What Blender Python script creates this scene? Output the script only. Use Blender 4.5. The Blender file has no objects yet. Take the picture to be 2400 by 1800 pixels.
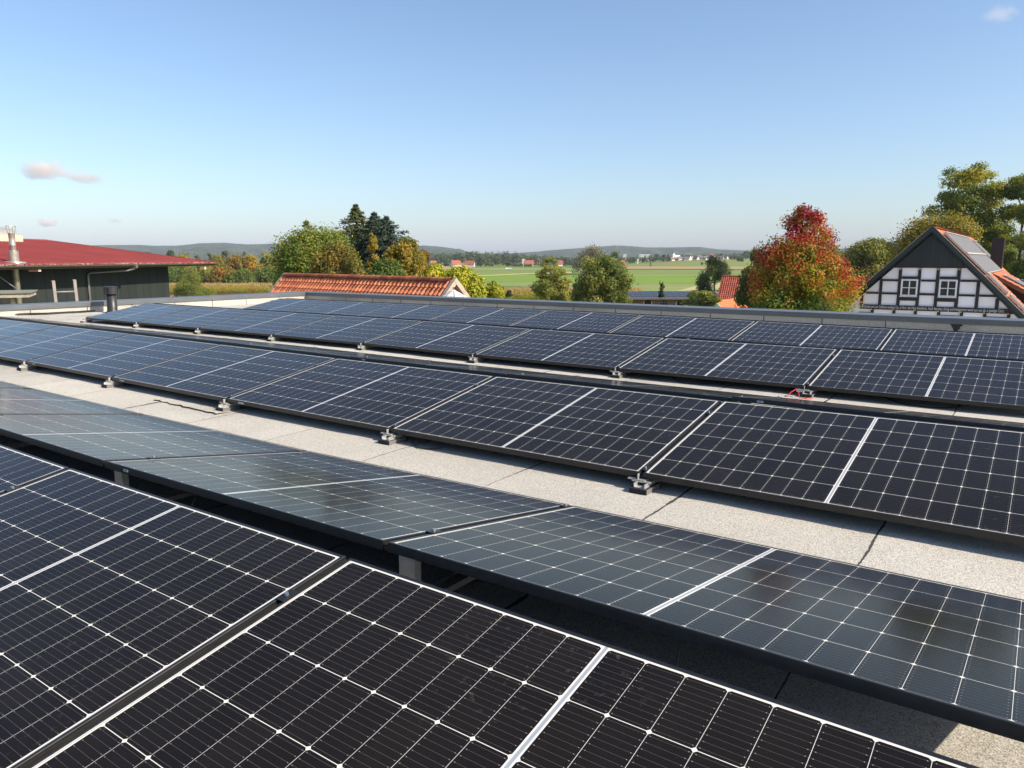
import bpy, math, random
import numpy as np
from mathutils import Vector, Matrix

# ------------------------------------------------------------------ camera, sky, sun, exposure
SC = bpy.context.scene
COL = SC.collection
EYE = 5.83                      # eye height above the surrounding ground
RZ = EYE - 1.138                 # flat roof surface
FPX = 1752.4                    # focal length in pixels of the 2400 px wide photograph
YAW, PITCH = -0.6205, -0.1670
RIGHT = np.array([math.cos(YAW), -math.sin(YAW), 0.0])
FWD = np.array([math.sin(YAW) * math.cos(PITCH), math.cos(YAW) * math.cos(PITCH), math.sin(PITCH)])
UP = np.cross(RIGHT, FWD)
cam_d = bpy.data.cameras.new('camera')
cam = bpy.data.objects.new('camera', cam_d)
COL.objects.link(cam)
cam.matrix_world = Matrix(((RIGHT[0], UP[0], -FWD[0], 0), (RIGHT[1], UP[1], -FWD[1], 0), (RIGHT[2], UP[2], -FWD[2], EYE), (0, 0, 0, 1)))
cam_d.sensor_fit = 'HORIZONTAL'
cam_d.sensor_width = 36
cam_d.lens = FPX / 2400 * 36
cam_d.clip_start = 0.05
cam_d.clip_end = 40000
SC.camera = cam

SUN_AZ = math.radians(11.0)      # from +X turned towards +Y
SUN_EL = math.radians(37.0)
world = bpy.data.worlds.new('World')
SC.world = world
world.use_nodes = True
wn = world.node_tree
sky = wn.nodes.new('ShaderNodeTexSky')
sky.sky_type = 'NISHITA'
sky.sun_disc = False
sky.sun_elevation = SUN_EL
sky.sun_rotation = math.pi / 2 - SUN_AZ
sky.altitude = 80
sky.air_density = 1.0
sky.dust_density = 1.3
sky.ozone_density = 3.4
bg = wn.nodes['Background']
bg.inputs['Strength'].default_value = 0.119
wn.links.new(sky.outputs[0], bg.inputs[0])

sun_d = bpy.data.lights.new('sun', 'SUN')
sun_d.energy = 5.0
sun_d.angle = math.radians(0.53)
sun_d.color = (1.0, 0.89, 0.74)
sun = bpy.data.objects.new('sun', sun_d)
COL.objects.link(sun)
to_sun = Vector((math.cos(SUN_EL) * math.cos(SUN_AZ), math.cos(SUN_EL) * math.sin(SUN_AZ), math.sin(SUN_EL)))
sun.rotation_euler = to_sun.to_track_quat('Z', 'Y').to_euler()
sun.location = (30, 2, 40)

SC.view_settings.view_transform = 'Standard'
SC.view_settings.look = 'None'
SC.view_settings.gamma = 1
SC.view_settings.use_curve_mapping = False
SC.view_settings.exposure = 0.68
SC.render.engine = 'CYCLES'
SC.cycles.max_bounces = 6
SC.cycles.diffuse_bounces = 2
SC.cycles.glossy_bounces = 3
SC.cycles.transmission_bounces = 3
SC.cycles.volume_bounces = 6
SC.cycles.caustics_reflective = False
SC.cycles.caustics_refractive = False
SC.cycles.sample_clamp_indirect = 6
SC.cycles.use_denoising = True

# ------------------------------------------------------------------ geometry helpers
EYEP = np.array([0.0, 0.0, EYE])


def ray(px, py):
    return RIGHT * (px - 1200) / FPX - UP * (py - 900) / FPX + FWD


def pt(px, py, depth):
    return EYEP + ray(px, py) * depth


def on_z(px, py, z):
    d = ray(px, py)
    return EYEP + d * ((z - EYE) / d[2])


def on_x(px, py, x):
    d = ray(px, py)
    return EYEP + d * (x / d[0])


def on_y(px, py, y):
    d = ray(px, py)
    return EYEP + d * (y / d[1])


def on_plane(px, py, p0, n):
    d = ray(px, py)
    n = np.array(n, float)
    return EYEP + d * (np.dot(np.array(p0) - EYEP, n) / np.dot(d, n))


FH = np.array([math.sin(YAW), math.cos(YAW)])
RH = np.array([math.cos(YAW), -math.sin(YAW)])


def gh(x, y):
    """height of the land: the yards, a lower plain beyond them, a gentle rise to the right in the distance"""
    x = np.asarray(x, float)
    y = np.asarray(y, float)
    d = FH[0] * x + FH[1] * y
    l = RH[0] * x + RH[1] * y
    u = l / np.maximum(d, 1.0)
    s = np.clip((u - 0.08) / 0.2, 0, 1)
    s = s * s * (3 - 2 * s)
    v = np.clip((np.hypot(x, y) - 48) / 46, 0, 1)
    return -2.7 * v * v * (3 - 2 * v) + 0.0115 * np.clip(d - 480, 0, 700) * s * (d > 0)


def on_land(px, py):
    d = ray(px, py)
    lo, hi = 15.0, 3000.0
    ds = np.geomspace(lo, hi, 400)
    zz = EYE + d[2] * ds - gh(d[0] * ds, d[1] * ds)
    k = np.argmax(zz < 0)
    if zz[k] >= 0:
        k = len(ds) - 1
    a, b = ds[max(k - 1, 0)], ds[k]
    for _ in range(30):
        m = 0.5 * (a + b)
        if EYE + d[2] * m - gh(d[0] * m, d[1] * m) < 0:
            b = m
        else:
            a = m
    return EYEP + d * b


class MB:
    """collects shapes and links them as ONE mesh object"""

    def __init__(self):
        self.v, self.f, self.m, self.n = [], [], [], 0

    def add(self, verts, faces, mi=0):
        o = self.n
        self.v.extend([tuple(map(float, p)) for p in verts])
        self.n += len(verts)
        for f in faces:
            self.f.append(tuple(i + o for i in f))
            self.m.append(mi)
        return self

    def box(self, lo, hi, mi=0):
        (a, b, c), (d, e, g) = lo, hi
        return self.add([(a, b, c), (d, b, c), (d, e, c), (a, e, c), (a, b, g), (d, b, g), (d, e, g), (a, e, g)],
                        [(0, 3, 2, 1), (4, 5, 6, 7), (0, 1, 5, 4), (1, 2, 6, 5), (2, 3, 7, 6), (3, 0, 4, 7)], mi)

    def obox(self, o, ex, ey, ez, mi=0):
        """box from corner o along three edge vectors"""
        o, ex, ey, ez = [np.array(q, float) for q in (o, ex, ey, ez)]
        return self.add([o, o + ex, o + ex + ey, o + ey, o + ez, o + ex + ez, o + ex + ey + ez, o + ey + ez],
                        [(0, 3, 2, 1), (4, 5, 6, 7), (0, 1, 5, 4), (1, 2, 6, 5), (2, 3, 7, 6), (3, 0, 4, 7)], mi)

    def beam(self, a, b, w, h, up=(0, 0, 1), mi=0):
        """rectangular bar from a to b, w across, h along up"""
        a, b, up = np.array(a, float), np.array(b, float), np.array(up, float)
        d = b - a
        d /= np.linalg.norm(d)
        s = np.cross(d, up)
        s /= np.linalg.norm(s)
        t = np.cross(s, d)
        return self.obox(a - s * w / 2 - t * h / 2, s * w, b - a, t * h, mi)

    def prism(self, poly, ext, mi=0):
        """flat polygon (3-D points) extruded along ext"""
        n = len(poly)
        e = np.array(ext, float)
        pts = [np.array(p, float) for p in poly] + [np.array(p, float) + e for p in poly]
        fs = [tuple(range(n))[::-1], tuple(range(n, 2 * n))] + [(i, (i + 1) % n, n + (i + 1) % n, n + i) for i in range(n)]
        return self.add(pts, fs, mi)

    def tube(self, path, rad, n=8, mi=0, cap=True):
        path = [np.array(p, float) for p in path]
        rads = rad if hasattr(rad, '__len__') else [rad] * len(path)
        vs, fs = [], []
        ref = np.array([0.31, 0.17, 0.93])
        for i, p in enumerate(path):
            d = path[min(i + 1, len(path) - 1)] - path[max(i - 1, 0)]
            d = d / (np.linalg.norm(d) + 1e-12)
            s = np.cross(d, ref)
            if np.linalg.norm(s) < 0.05:
                s = np.cross(d, (1, 0, 0))
            s /= np.linalg.norm(s)
            t = np.cross(d, s)
            for k in range(n):
                a = 2 * math.pi * k / n
                vs.append(p + rads[i] * (math.cos(a) * s + math.sin(a) * t))
        for i in range(len(path) - 1):
            for k in range(n):
                k2 = (k + 1) % n
                fs.append((i * n + k, i * n + k2, (i + 1) * n + k2, (i + 1) * n + k))
        if cap:
            fs.append(tuple(range(n))[::-1])
            fs.append(tuple(range((len(path) - 1) * n, len(path) * n)))
        return self.add(vs, fs, mi)

    def lathe(self, c, prof, n=24, mi=0):
        """prof: list of (radius, z)"""
        vs, fs = [], []
        for r, z in prof:
            for k in range(n):
                a = 2 * math.pi * k / n
                vs.append((c[0] + r * math.cos(a), c[1] + r * math.sin(a), c[2] + z))
        for i in range(len(prof) - 1):
            for k in range(n):
                k2 = (k + 1) % n
                fs.append((i * n + k, i * n + k2, (i + 1) * n + k2, (i + 1) * n + k))
        fs.append(tuple(range(n))[::-1])
        fs.append(tuple(range((len(prof) - 1) * n, len(prof) * n)))
        return self.add(vs, fs, mi)

    def build(self, name, mats, parent=None, loc=None, smooth=False, shift=None):
        me = bpy.data.meshes.new(name)
        vs = self.v
        if shift is not None:
            vs = [(a - shift[0], b - shift[1], c - shift[2]) for a, b, c in vs]
        me.from_pydata(vs, [], self.f)
        for m in (mats if isinstance(mats, (list, tuple)) else [mats]):
            me.materials.append(m)
        me.polygons.foreach_set('material_index', self.m)
        if smooth:
            me.polygons.foreach_set('use_smooth', [True] * len(self.f))
        me.update()
        return link(name, me, parent, loc)


def link(name, data, parent=None, loc=None):
    o = bpy.data.objects.new(name, data)
    COL.objects.link(o)
    if parent is not None:
        o.parent = parent
    if loc is not None:
        o.location = [float(q) for q in loc]
    return o


def grid_mesh(name, P, mat, parent=None, smooth=True, wrap=False):
    """P: array rows x cols x 3"""
    r, c, _ = P.shape
    idx = np.arange(r * c).reshape(r, c)
    q = np.stack([idx[:-1, :-1], idx[:-1, 1:], idx[1:, 1:], idx[1:, :-1]], -1).reshape(-1, 4)
    return np_mesh(name, P.reshape(-1, 3), q, mat, parent, smooth)


def np_mesh(name, verts, quads, mats, parent=None, smooth=False, attrs=None, mat_idx=None):
    k = quads.shape[1]
    me = bpy.data.meshes.new(name)
    me.vertices.add(len(verts))
    me.vertices.foreach_set('co', np.ascontiguousarray(verts, dtype=np.float32).ravel())
    me.loops.add(len(quads) * k)
    me.loops.foreach_set('vertex_index', np.ascontiguousarray(quads, dtype=np.int32).ravel())
    me.polygons.add(len(quads))
    me.polygons.foreach_set('loop_start', np.arange(len(quads), dtype=np.int32) * k)
    for m in (mats if isinstance(mats, (list, tuple)) else [mats]):
        me.materials.append(m)
    if mat_idx is not None:
        me.polygons.foreach_set('material_index', np.ascontiguousarray(mat_idx, dtype=np.int32))
    me.polygons.foreach_set('use_smooth', np.full(len(quads), smooth))
    for an, av in (attrs or {}).items():
        at = me.attributes.new(an, 'FLOAT', 'POINT')
        at.data.foreach_set('value', np.ascontiguousarray(av, dtype=np.float32))
    me.update(calc_edges=True)
    me.validate()
    return link(name, me, parent)


def tag(o, label, cat, group=None, kind=None):
    if label:
        o['label'] = label
    if cat:
        o['category'] = cat
    if group:
        o['group'] = group
    if kind:
        o['kind'] = kind
    return o


def thing(name, label, cat, loc=(0, 0, 0), rz=0, group=None):
    o = bpy.data.objects.new(name, None)
    COL.objects.link(o)
    o.location = [float(q) for q in loc]
    o.rotation_euler = (0, 0, rz)
    o.empty_display_size = 0.2
    return tag(o, label, cat, group)


def structure(o, label=None):
    o['kind'] = 'structure'
    if label:
        o['label'] = label
    return o


# ------------------------------------------------------------------ material helpers
class NT:
    def __init__(self, name):
        self.mat = bpy.data.materials.new(name)
        self.mat.use_nodes = True
        self.t = self.mat.node_tree
        self.b = self.t.nodes['Principled BSDF']
        self.out = self.t.nodes['Material Output']

    def new(self, typ):
        return self.t.nodes.new(typ)

    def lk(self, a, b):
        self.t.links.new(a, b)

    def put(self, sock, val):
        if isinstance(val, bpy.types.NodeSocket):
            self.lk(val, sock)
        elif val is not None:
            if sock.type == 'RGBA' and len(val) == 3:
                val = (*val, 1)
            sock.default_value = val

    def m(self, op, a, b=None, c=None, clamp=False):
        n = self.new('ShaderNodeMath')
        n.operation = op
        n.use_clamp = clamp
        for i, q in enumerate((a, b, c)):
            if q is not None:
                self.put(n.inputs[i], q)
        return n.outputs[0]

    def coord(self, kind='Object'):
        return self.new('ShaderNodeTexCoord').outputs[kind]

    def geo(self, kind='Position'):
        return self.new('ShaderNodeNewGeometry').outputs[kind]

    def sep(self, v):
        n = self.new('ShaderNodeSeparateXYZ')
        self.lk(v, n.inputs[0])
        return n.outputs

    def scale(self, v, s):
        n = self.new('ShaderNodeMapping')
        self.lk(v, n.inputs[0])
        n.inputs['Scale'].default_value = s
        return n.outputs[0]

    def noise(self, scale, detail=2, rough=0.5, vec=None, out='Fac', dist=0):
        n = self.new('ShaderNodeTexNoise')
        n.inputs['Scale'].default_value = scale
        n.inputs['Detail'].default_value = detail
        n.inputs['Roughness'].default_value = rough
        n.inputs['Distortion'].default_value = dist
        if vec is not None:
            self.lk(vec, n.inputs['Vector'])
        return n.outputs[out]

    def voro(self, scale, vec=None, out='Distance', feature='F1'):
        n = self.new('ShaderNodeTexVoronoi')
        n.feature = feature
        n.inputs['Scale'].default_value = scale
        if vec is not None:
            self.lk(vec, n.inputs['Vector'])
        return n.outputs[out]

    def ramp(self, fac, stops, interp='LINEAR'):
        n = self.new('ShaderNodeValToRGB')
        cr = n.color_ramp
        cr.interpolation = interp
        while len(cr.elements) < len(stops):
            cr.elements.new(0.5)
        for e, (p, c) in zip(cr.elements, stops):
            e.position = p
            e.color = (*c, 1) if hasattr(c, '__len__') else (c, c, c, 1)
        self.lk(fac, n.inputs[0])
        return n.outputs[0]

    def mix(self, fac, a, b, blend='MIX'):
        n = self.new('ShaderNodeMix')
        n.data_type = 'RGBA'
        n.blend_type = blend
        self.put(n.inputs['Factor'], fac)
        self.put(n.inputs['A'] if False else n.inputs[6], a)
        self.put(n.inputs[7], b)
        return n.outputs[2]

    def attr(self, name, out='Fac'):
        n = self.new('ShaderNodeAttribute')
        n.attribute_name = name
        return n.outputs[out]

    def bump(self, h, strength=0.3, dist=0.01):
        n = self.new('ShaderNodeBump')
        n.inputs['Strength'].default_value = strength
        n.inputs['Distance'].default_value = dist
        self.lk(h, n.inputs['Height'])
        self.lk(n.outputs[0], self.b.inputs['Normal'])

    def set(self, **kw):
        names = dict(color='Base Color', rough='Roughness', metal='Metallic', ior='IOR', spec='Specular IOR Level', coat='Coat Weight', coatr='Coat Roughness', alpha='Alpha')
        for k, v in kw.items():
            self.put(self.b.inputs[names[k]], v)
        return self.mat


def plain(name, col, rough=0.6, metal=0.0, var=0.12, scale=6.0, bump=0.0):
    """a real surface: one colour with slight uneven wear"""
    n = NT(name)
    f = n.noise(scale, 5, 0.6, n.coord())
    lo = tuple(c * (1 - var) for c in col)
    hi = tuple(min(1, c * (1 + var)) for c in col)
    n.set(color=n.ramp(f, [(0.3, lo), (0.7, hi)]), rough=n.m('MULTIPLY_ADD', f, 0.2, rough - 0.1), metal=metal)
    if bump:
        n.bump(n.noise(scale * 8, 3, 0.6, n.coord()), bump, 0.01)
    return n.mat


M = {}
# ------------------------------------------------------------------ materials of the roof and the panels
PW, PD, PT = 1.722, 1.134, 0.030


def mat_cells():
    n = NT('solar_cells_under_glass')
    co = n.coord()
    x, y, z = n.sep(co)
    oi = n.new('ShaderNodeObjectInfo')
    u = n.m('SUBTRACT', x, PW / 2)
    au0 = n.m('ABSOLUTE', u)
    au = n.m('SUBTRACT', au0, 0.0085)
    pu, pv, mv = 0.0925, 0.1837, 0.0159
    inx = n.m('MULTIPLY', n.m('GREATER_THAN', au, 0.0), n.m('LESS_THAN', au, 9 * pu))
    v = n.m('SUBTRACT', y, mv)
    iny = n.m('MULTIPLY', n.m('GREATER_THAN', v, 0.0), n.m('LESS_THAN', v, 6 * pv))
    inside = n.m('MULTIPLY', inx, iny)
    fx = n.m('MULTIPLY', n.m('FRACT', n.m('DIVIDE', au, pu)), pu)
    ex = n.m('MINIMUM', fx, n.m('SUBTRACT', pu, fx))
    fy = n.m('MULTIPLY', n.m('FRACT', n.m('DIVIDE', v, pv)), pv)
    ey = n.m('MINIMUM', fy, n.m('SUBTRACT', pv, fy))
    gap = n.m('MAXIMUM', n.m('LESS_THAN', ex, 0.00048), n.m('LESS_THAN', ey, 0.0009))
    gap = n.m('MAXIMUM', gap, n.m('LESS_THAN', n.m('ADD', ex, ey), 0.0072))
    white = n.m('MAXIMUM', gap, n.m('SUBTRACT', 1.0, inside))
    # fine silver busbars and their solder pads
    bw = pv / 10
    fb = n.m('ABSOLUTE', n.m('SUBTRACT', n.m('FRACT', n.m('DIVIDE', fy, bw)), 0.5))
    bus = n.m('LESS_THAN', n.m('MULTIPLY', fb, bw), 0.00033)
    pad = n.m('MULTIPLY', n.m('LESS_THAN', n.m('MULTIPLY', fb, bw), 0.0010), n.m('LESS_THAN', n.m('ABSOLUTE', n.m('SUBTRACT', ex, 0.0070)), 0.0010))
    # dark blue-black silicon, a touch different from cell to cell
    cx = n.m('FLOOR', n.m('DIVIDE', u, pu))
    cy = n.m('FLOOR', n.m('DIVIDE', v, pv))
    cb = n.new('ShaderNodeCombineXYZ')
    n.lk(cx, cb.inputs[0])
    n.lk(cy, cb.inputs[1])
    n.lk(n.m('MULTIPLY', oi.outputs['Random'], 57.0), cb.inputs[2])
    wn_ = n.new('ShaderNodeTexWhiteNoise')
    n.lk(cb.outputs[0], wn_.inputs[0])
    cell = n.ramp(wn_.outputs[0], [(0, (0.0050, 0.0042, 0.0052)), (1, (0.0078, 0.0064, 0.0066))])
    cell = n.mix(n.m('MULTIPLY', bus, 0.22), cell, (0.33, 0.33, 0.33))
    cell = n.mix(n.m('MULTIPLY', pad, 0.42), cell, (0.50, 0.50, 0.47))
    # white backsheet between the cells, grey ribbon in the middle and at the ends
    rib = n.m('LESS_THAN', au0, 0.0042)
    endr = n.m('LESS_THAN', n.m('ABSOLUTE', n.m('SUBTRACT', au0, 9 * pu + 0.0143)), 0.0011)
    sheet = n.mix(n.m('MULTIPLY', rib, 0.8), (0.66, 0.64, 0.58), (0.20, 0.235, 0.31))
    sheet = n.mix(n.m('MULTIPLY', endr, 0.7), sheet, (0.16, 0.16, 0.16))
    col = n.mix(white, cell, sheet)
    # dust film, dried splashes, fine specks: each panel has its own
    of = n.new('ShaderNodeVectorMath')
    of.operation = 'ADD'
    n.lk(co, of.inputs[0])
    cb2 = n.new('ShaderNodeCombineXYZ')
    n.lk(n.m('MULTIPLY', oi.outputs['Random'], 91.0), cb2.inputs[0])
    n.lk(n.m('MULTIPLY', oi.outputs['Random'], 37.0), cb2.inputs[1])
    n.lk(cb2.outputs[0], of.inputs[1])
    vv = of.outputs[0]
    film = n.noise(3.5, 4, 0.6, vv)
    specks = n.ramp(n.noise(420, 2, 0.6, vv), [(0.56, 0), (0.72, 1)])
    spl_reg = n.ramp(n.noise(1.9, 2, 0.5, vv), [(0.55, 0), (0.68, 1)])
    spl = n.ramp(n.noise(38, 4, 0.6, vv), [(0.60, 0), (0.72, 1)])
    splash = n.m('MULTIPLY', n.m('MULTIPLY', spl_reg, spl), n.ramp(n.noise(160, 2, 0.6, vv), [(0.3, 0.2), (0.7, 1)]))
    drop = n.m('MULTIPLY', n.m('LESS_THAN', n.m('ADD', n.voro(3.1, vv), n.m('MULTIPLY', n.noise(60, 2, 0.6, vv), 0.035)), 0.040), n.ramp(n.noise(0.9, 1, 0.5, vv), [(0.50, 0), (0.54, 1)]))
    edge = n.ramp(y, [(0.012, 1), (0.034, 0.0)])       # dirt gathers along the low edge
    edge = n.m('MULTIPLY', edge, n.ramp(n.noise(60, 3, 0.6, vv), [(0.42, 0), (0.62, 1)]))
    dust = n.m('ADD', n.m('MULTIPLY', film, 0.020), n.m('MULTIPLY', specks, 0.022))
    dust = n.m('ADD', dust, n.m('MULTIPLY', splash, 0.17))
    dust = n.m('ADD', dust, n.m('MULTIPLY', edge, 0.30), clamp=True)
    dust = n.m('MAXIMUM', dust, n.m('MULTIPLY', drop, 0.75))
    col = n.mix(dust, col, (0.45, 0.42, 0.36))
    n.set(color=col, rough=n.m('MULTIPLY_ADD', film, 0.11, 0.075), ior=1.17)
    n.put(n.b.inputs['Specular Tint'], (1.0, 0.95, 0.88))
    n.bump(n.noise(900, 1, 0.5, co), 0.015, 0.001)
    return n.mat


def mat_bitumen(name, seams):
    """granule-covered bitumen sheets: pale and dark mineral grains, welded seams with bleeding tar"""
    n = NT(name)
    co = n.coord()
    x, y, z = n.sep(co)
    g1 = n.voro(400, co, 'Color')
    g1 = n.sep(g1)[0]
    g2 = n.noise(120, 3, 0.65, co)
    g = n.m('ADD', n.m('MULTIPLY', g1, 0.62), n.m('MULTIPLY', g2, 0.55))
    col = n.ramp(g, [(0.12, (0.13, 0.122, 0.106)), (0.42, (0.335, 0.316, 0.278)), (0.68, (0.54, 0.515, 0.462)), (0.95, (0.71, 0.685, 0.625))])
    big = n.noise(1.3, 4, 0.6, co)
    col = n.mix(0.35, col, n.ramp(big, [(0.3, (0.72, 0.70, 0.66)), (0.7, (1.08, 1.06, 1.03))]), 'MULTIPLY')
    st = n.ramp(n.noise(0.55, 5, 0.68, co), [(0.38, (0.80, 0.79, 0.77)), (0.50, (1, 1, 1)), (0.62, (1.05, 1.04, 1.02))])
    col = n.mix(0.75, col, st, 'MULTIPLY')
    if seams:
        t = n.m('DIVIDE', n.m('ADD', x, 0.485), 0.88)
        wob = n.m('MULTIPLY', n.m('SUBTRACT', n.noise(2.2, 4, 0.65, co), 0.5), 0.030)
        sx = n.m('FLOOR', n.m('ADD', t, 0.5))
        off = n.m('MULTIPLY', n.m('SUBTRACT', n.m('ADD', t, n.m('DIVIDE', wob, 0.88)), sx), 0.88)
        wid = n.ramp(n.noise(1.6, 3, 0.6, co), [(0.40, 0.003), (0.56, 0.0065), (0.68, 0.024)])
        wid = n.m('MULTIPLY', wid, n.ramp(n.noise(26, 2, 0.5, co), [(0.25, 0.55), (0.75, 1.3)]))
        seam = n.m('LESS_THAN', n.m('ABSOLUTE', off), wid)
        wn_ = n.new('ShaderNodeTexWhiteNoise')
        wn_.noise_dimensions = '1D'
        n.lk(n.m('FLOOR', t), wn_.inputs['W'])
        tone = n.m('MULTIPLY_ADD', wn_.outputs[0], 0.16, 0.90)
        col = n.mix(1.0, col, tone, 'MULTIPLY')
        col = n.mix(n.m('MULTIPLY', seam, 0.92), col, (0.025, 0.022, 0.019))
    n.set(color=col, rough=0.95, spec=0.2)
    n.bump(g, 0.55, 0.004)
    return n.mat


M['cells'] = mat_cells()
M['backsheet'] = plain('low_bounce_back', (0.045, 0.045, 0.05), 0.4)  # underside made dark so less light bounces into the gaps below
M['frame'] = plain('black_anodised_aluminium', (0.016, 0.016, 0.018), 0.36, 0.25, 0.3, 30)
M['alu'] = plain('mill_aluminium', (0.56, 0.55, 0.52), 0.42, 0.6, 0.10, 25)
M['rail_dark'] = plain('dark_aluminium_rail', (0.032, 0.027, 0.021), 0.45, 0.4, 0.25, 20)
M['rubber'] = plain('black_rubber_pad', (0.018, 0.017, 0.017), 0.8, 0, 0.4, 60, 0.4)
M['steel'] = plain('bright_steel', (0.52, 0.52, 0.52), 0.38, 0.9, 0.05, 40)
M['zinc_dark'] = plain('dull_grey_strip', (0.16, 0.155, 0.145), 0.55, 0.2)
M['sticker'] = plain('white_paper_sticker', (0.72, 0.72, 0.70), 0.6)
M['ink'] = plain('black_print', (0.03, 0.03, 0.035), 0.7)
M['cable'] = plain('black_cable_sheath', (0.012, 0.012, 0.013), 0.5)
M['red_cable'] = plain('red_cable_sheath', (0.55, 0.02, 0.02), 0.45)
M['brown_cable'] = plain('orange_brown_strap', (0.34, 0.15, 0.06), 0.6)
M['bitumen'] = mat_bitumen('granule_bitumen_roof', True)
M['bitumen_up'] = mat_bitumen('granule_bitumen_upstand', False)
M['coping'] = plain('grey_coated_coping_metal', (0.105, 0.115, 0.125), 0.42, 0.12, 0.10, 3)
M['render_wall'] = plain('pale_rendered_wall', (0.55, 0.53, 0.48), 0.9, 0, 0.08, 2, 0.2)
M['tar'] = plain('black_tar', (0.014, 0.013, 0.012), 0.55, 0, 0.3, 40)
M['pvc'] = plain('black_vent_plastic', (0.022, 0.022, 0.024), 0.42, 0, 0.25, 8)

# ------------------------------------------------------------------ the flat roof we stand on
ROWS = {  # low-edge line, joint-0 position and measured height of each joint (m) of the five rows the photo shows
    'A': dict(y=0.309, x=-1.6161, dz={-3: -0.030, -2: -0.030, -1: -0.028, 0: -0.012, 1: -0.012}),
    'B': dict(y=2.6816, x=-1.5984, dz={-6: -0.010, -5: -0.014, -4: -0.018, -3: -0.021, -2: -0.027, -1: -0.026, 0: -0.004, 1: 0.014}),
    'C': dict(y=3.3079, x=-1.5722, dz={-7: 0.008, -6: 0.007, -5: 0.006, -4: 0.002, -3: -0.003, -2: -0.009, -1: -0.010, 0: -0.003, 1: 0.013}),
    'E': dict(y=6.3387, x=-1.5572, dz={-7: 0.022, -6: 0.024, -5: 0.026, -4: 0.029, -3: 0.031, -2: 0.019, -1: 0.017, 0: 0.018, 1: 0.017}),
    'G': dict(y=9.3675, x=-1.5550, dz={-7: -0.014, -6: -0.012, -5: -0.006, -4: 0.001, -3: 0.006, -2: 0.003, -1: -0.008, 0: -0.023, 1: -0.026}),
}
PITCH_X = 1.742
TILT = 0.170
RISE, RUN = PD * math.sin(TILT), PD * math.cos(TILT)
LOWZ = 0.085                     # top of a panel's low edge above the roof
RIDGE = 0.137                    # gap between the two panels of a ridge


def rowdz(r, x):
    k = sorted(ROWS[r]['dz'])
    return np.interp(x, [ROWS[r]['x'] + i * PITCH_X for i in k], [ROWS[r]['dz'][i] for i in k])


ROOF_Y = [(-9, 'A'), (0.3, 'A'), (1.6, 'A'), (2.5, 'B'), (3.3, 'C'), (4.5, 'C'), (5.6, 'E'), (7.5, 'E'), (8.7, 'G'), (12.2, 'G'), (14, 'G')]


def roof_dz(x, y):
    vals = np.stack([rowdz(r, x) for _, r in ROOF_Y], -1)
    ys = np.array([q for q, _ in ROOF_Y])
    y = np.asarray(y, float)
    k = np.clip(np.searchsorted(ys, y) - 1, 0, len(ys) - 2)
    t = np.clip((y - ys[k]) / (ys[k + 1] - ys[k]), 0, 1)
    a = np.take_along_axis(vals, k[..., None], -1)[..., 0]
    b = np.take_along_axis(vals, k[..., None] + 1, -1)[..., 0]
    return a * (1 - t) + b * t


RX0, RX1, RY0, RY1 = -16.45, 6.0, -8.0, 13.38
xs = np.arange(RX0 - 0.05, RX1 + 0.06, 0.12)
ys = np.arange(RY0 - 0.05, RY1 + 0.06, 0.12)
rngR = np.random.default_rng(5)
GX, GY = np.meshgrid(xs, ys)


def smooth_noise(shape, cells, rng):
    a = rng.standard_normal((cells[0] + 2, cells[1] + 2))
    yy = np.linspace(0, cells[0], shape[0])
    xx = np.linspace(0, cells[1], shape[1])
    iy, ix = yy.astype(int), xx.astype(int)
    fy, fx = (yy - iy)[:, None], (xx - ix)[None, :]
    fy, fx = fy * fy * (3 - 2 * fy), fx * fx * (3 - 2 * fx)
    g = lambda p, q: a[np.ix_(iy + p, ix + q)]
    return (g(0, 0) * (1 - fy) + g(1, 0) * fy) * (1 - fx) + (g(0, 1) * (1 - fy) + g(1, 1) * fy) * fx


GZ = RZ + roof_dz(GX, GY) + 0.0022 * smooth_noise(GX.shape, (45, 60), rngR) + 0.0014 * smooth_noise(GX.shape, (110, 120), rngR)
bld = thing('flat_roof_building', 'flat-roofed building in the foreground, pale granule bitumen roof edged with grey metal coping', 'building')
grid_mesh('roof_deck', np.stack([GX, GY, GZ], -1), M['bitumen'], bld)
WT = 0.30
MB().box((RX0 - WT + 0.02, RY0 - WT + 0.02, 0), (RX1 + WT - 0.02, RY1 + WT - 0.02, RZ - 0.25)).build('wall', M['render_wall'], bld)
PZ = RZ + 0.135                  # top of the upstand, below the coping
for a, b in (((RX0 - WT, RY0 - WT, RZ - 0.6), (RX0, RY1 + WT, PZ)), ((RX0, RY1, RZ - 0.6), (RX1, RY1 + WT, PZ)),
             ((RX1, RY0 - WT, RZ - 0.6), (RX1 + WT, RY1 + WT, PZ)), ((RX0, RY0 - WT, RZ - 0.6), (RX1, RY0, PZ))):
    MB().box(a, b).build('parapet', M['bitumen_up'], bld)


def coping(a, b, along):
    """one length of folded coping: sloping top, drip edges, from a to b along an axis"""
    prof = [(-0.025, -0.085), (-0.025, -0.002), (-0.021, 0.004), (0.321, 0.016), (0.325, 0.010), (0.325, -0.085), (0.322, -0.085), (0.322, 0.0), (-0.022, -0.004), (-0.022, -0.085)]
    z0 = PZ + 0.082
    mb = MB()
    if along == 'x':
        P = [(a, RY1 + o, z0 + z) for o, z in prof]
        mb.prism(P, (b - a, 0, 0))
    else:
        P = [(RX0 - o, a, z0 + z) for o, z in prof]
        mb.prism(P, (0, b - a, 0))
    return mb


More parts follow.
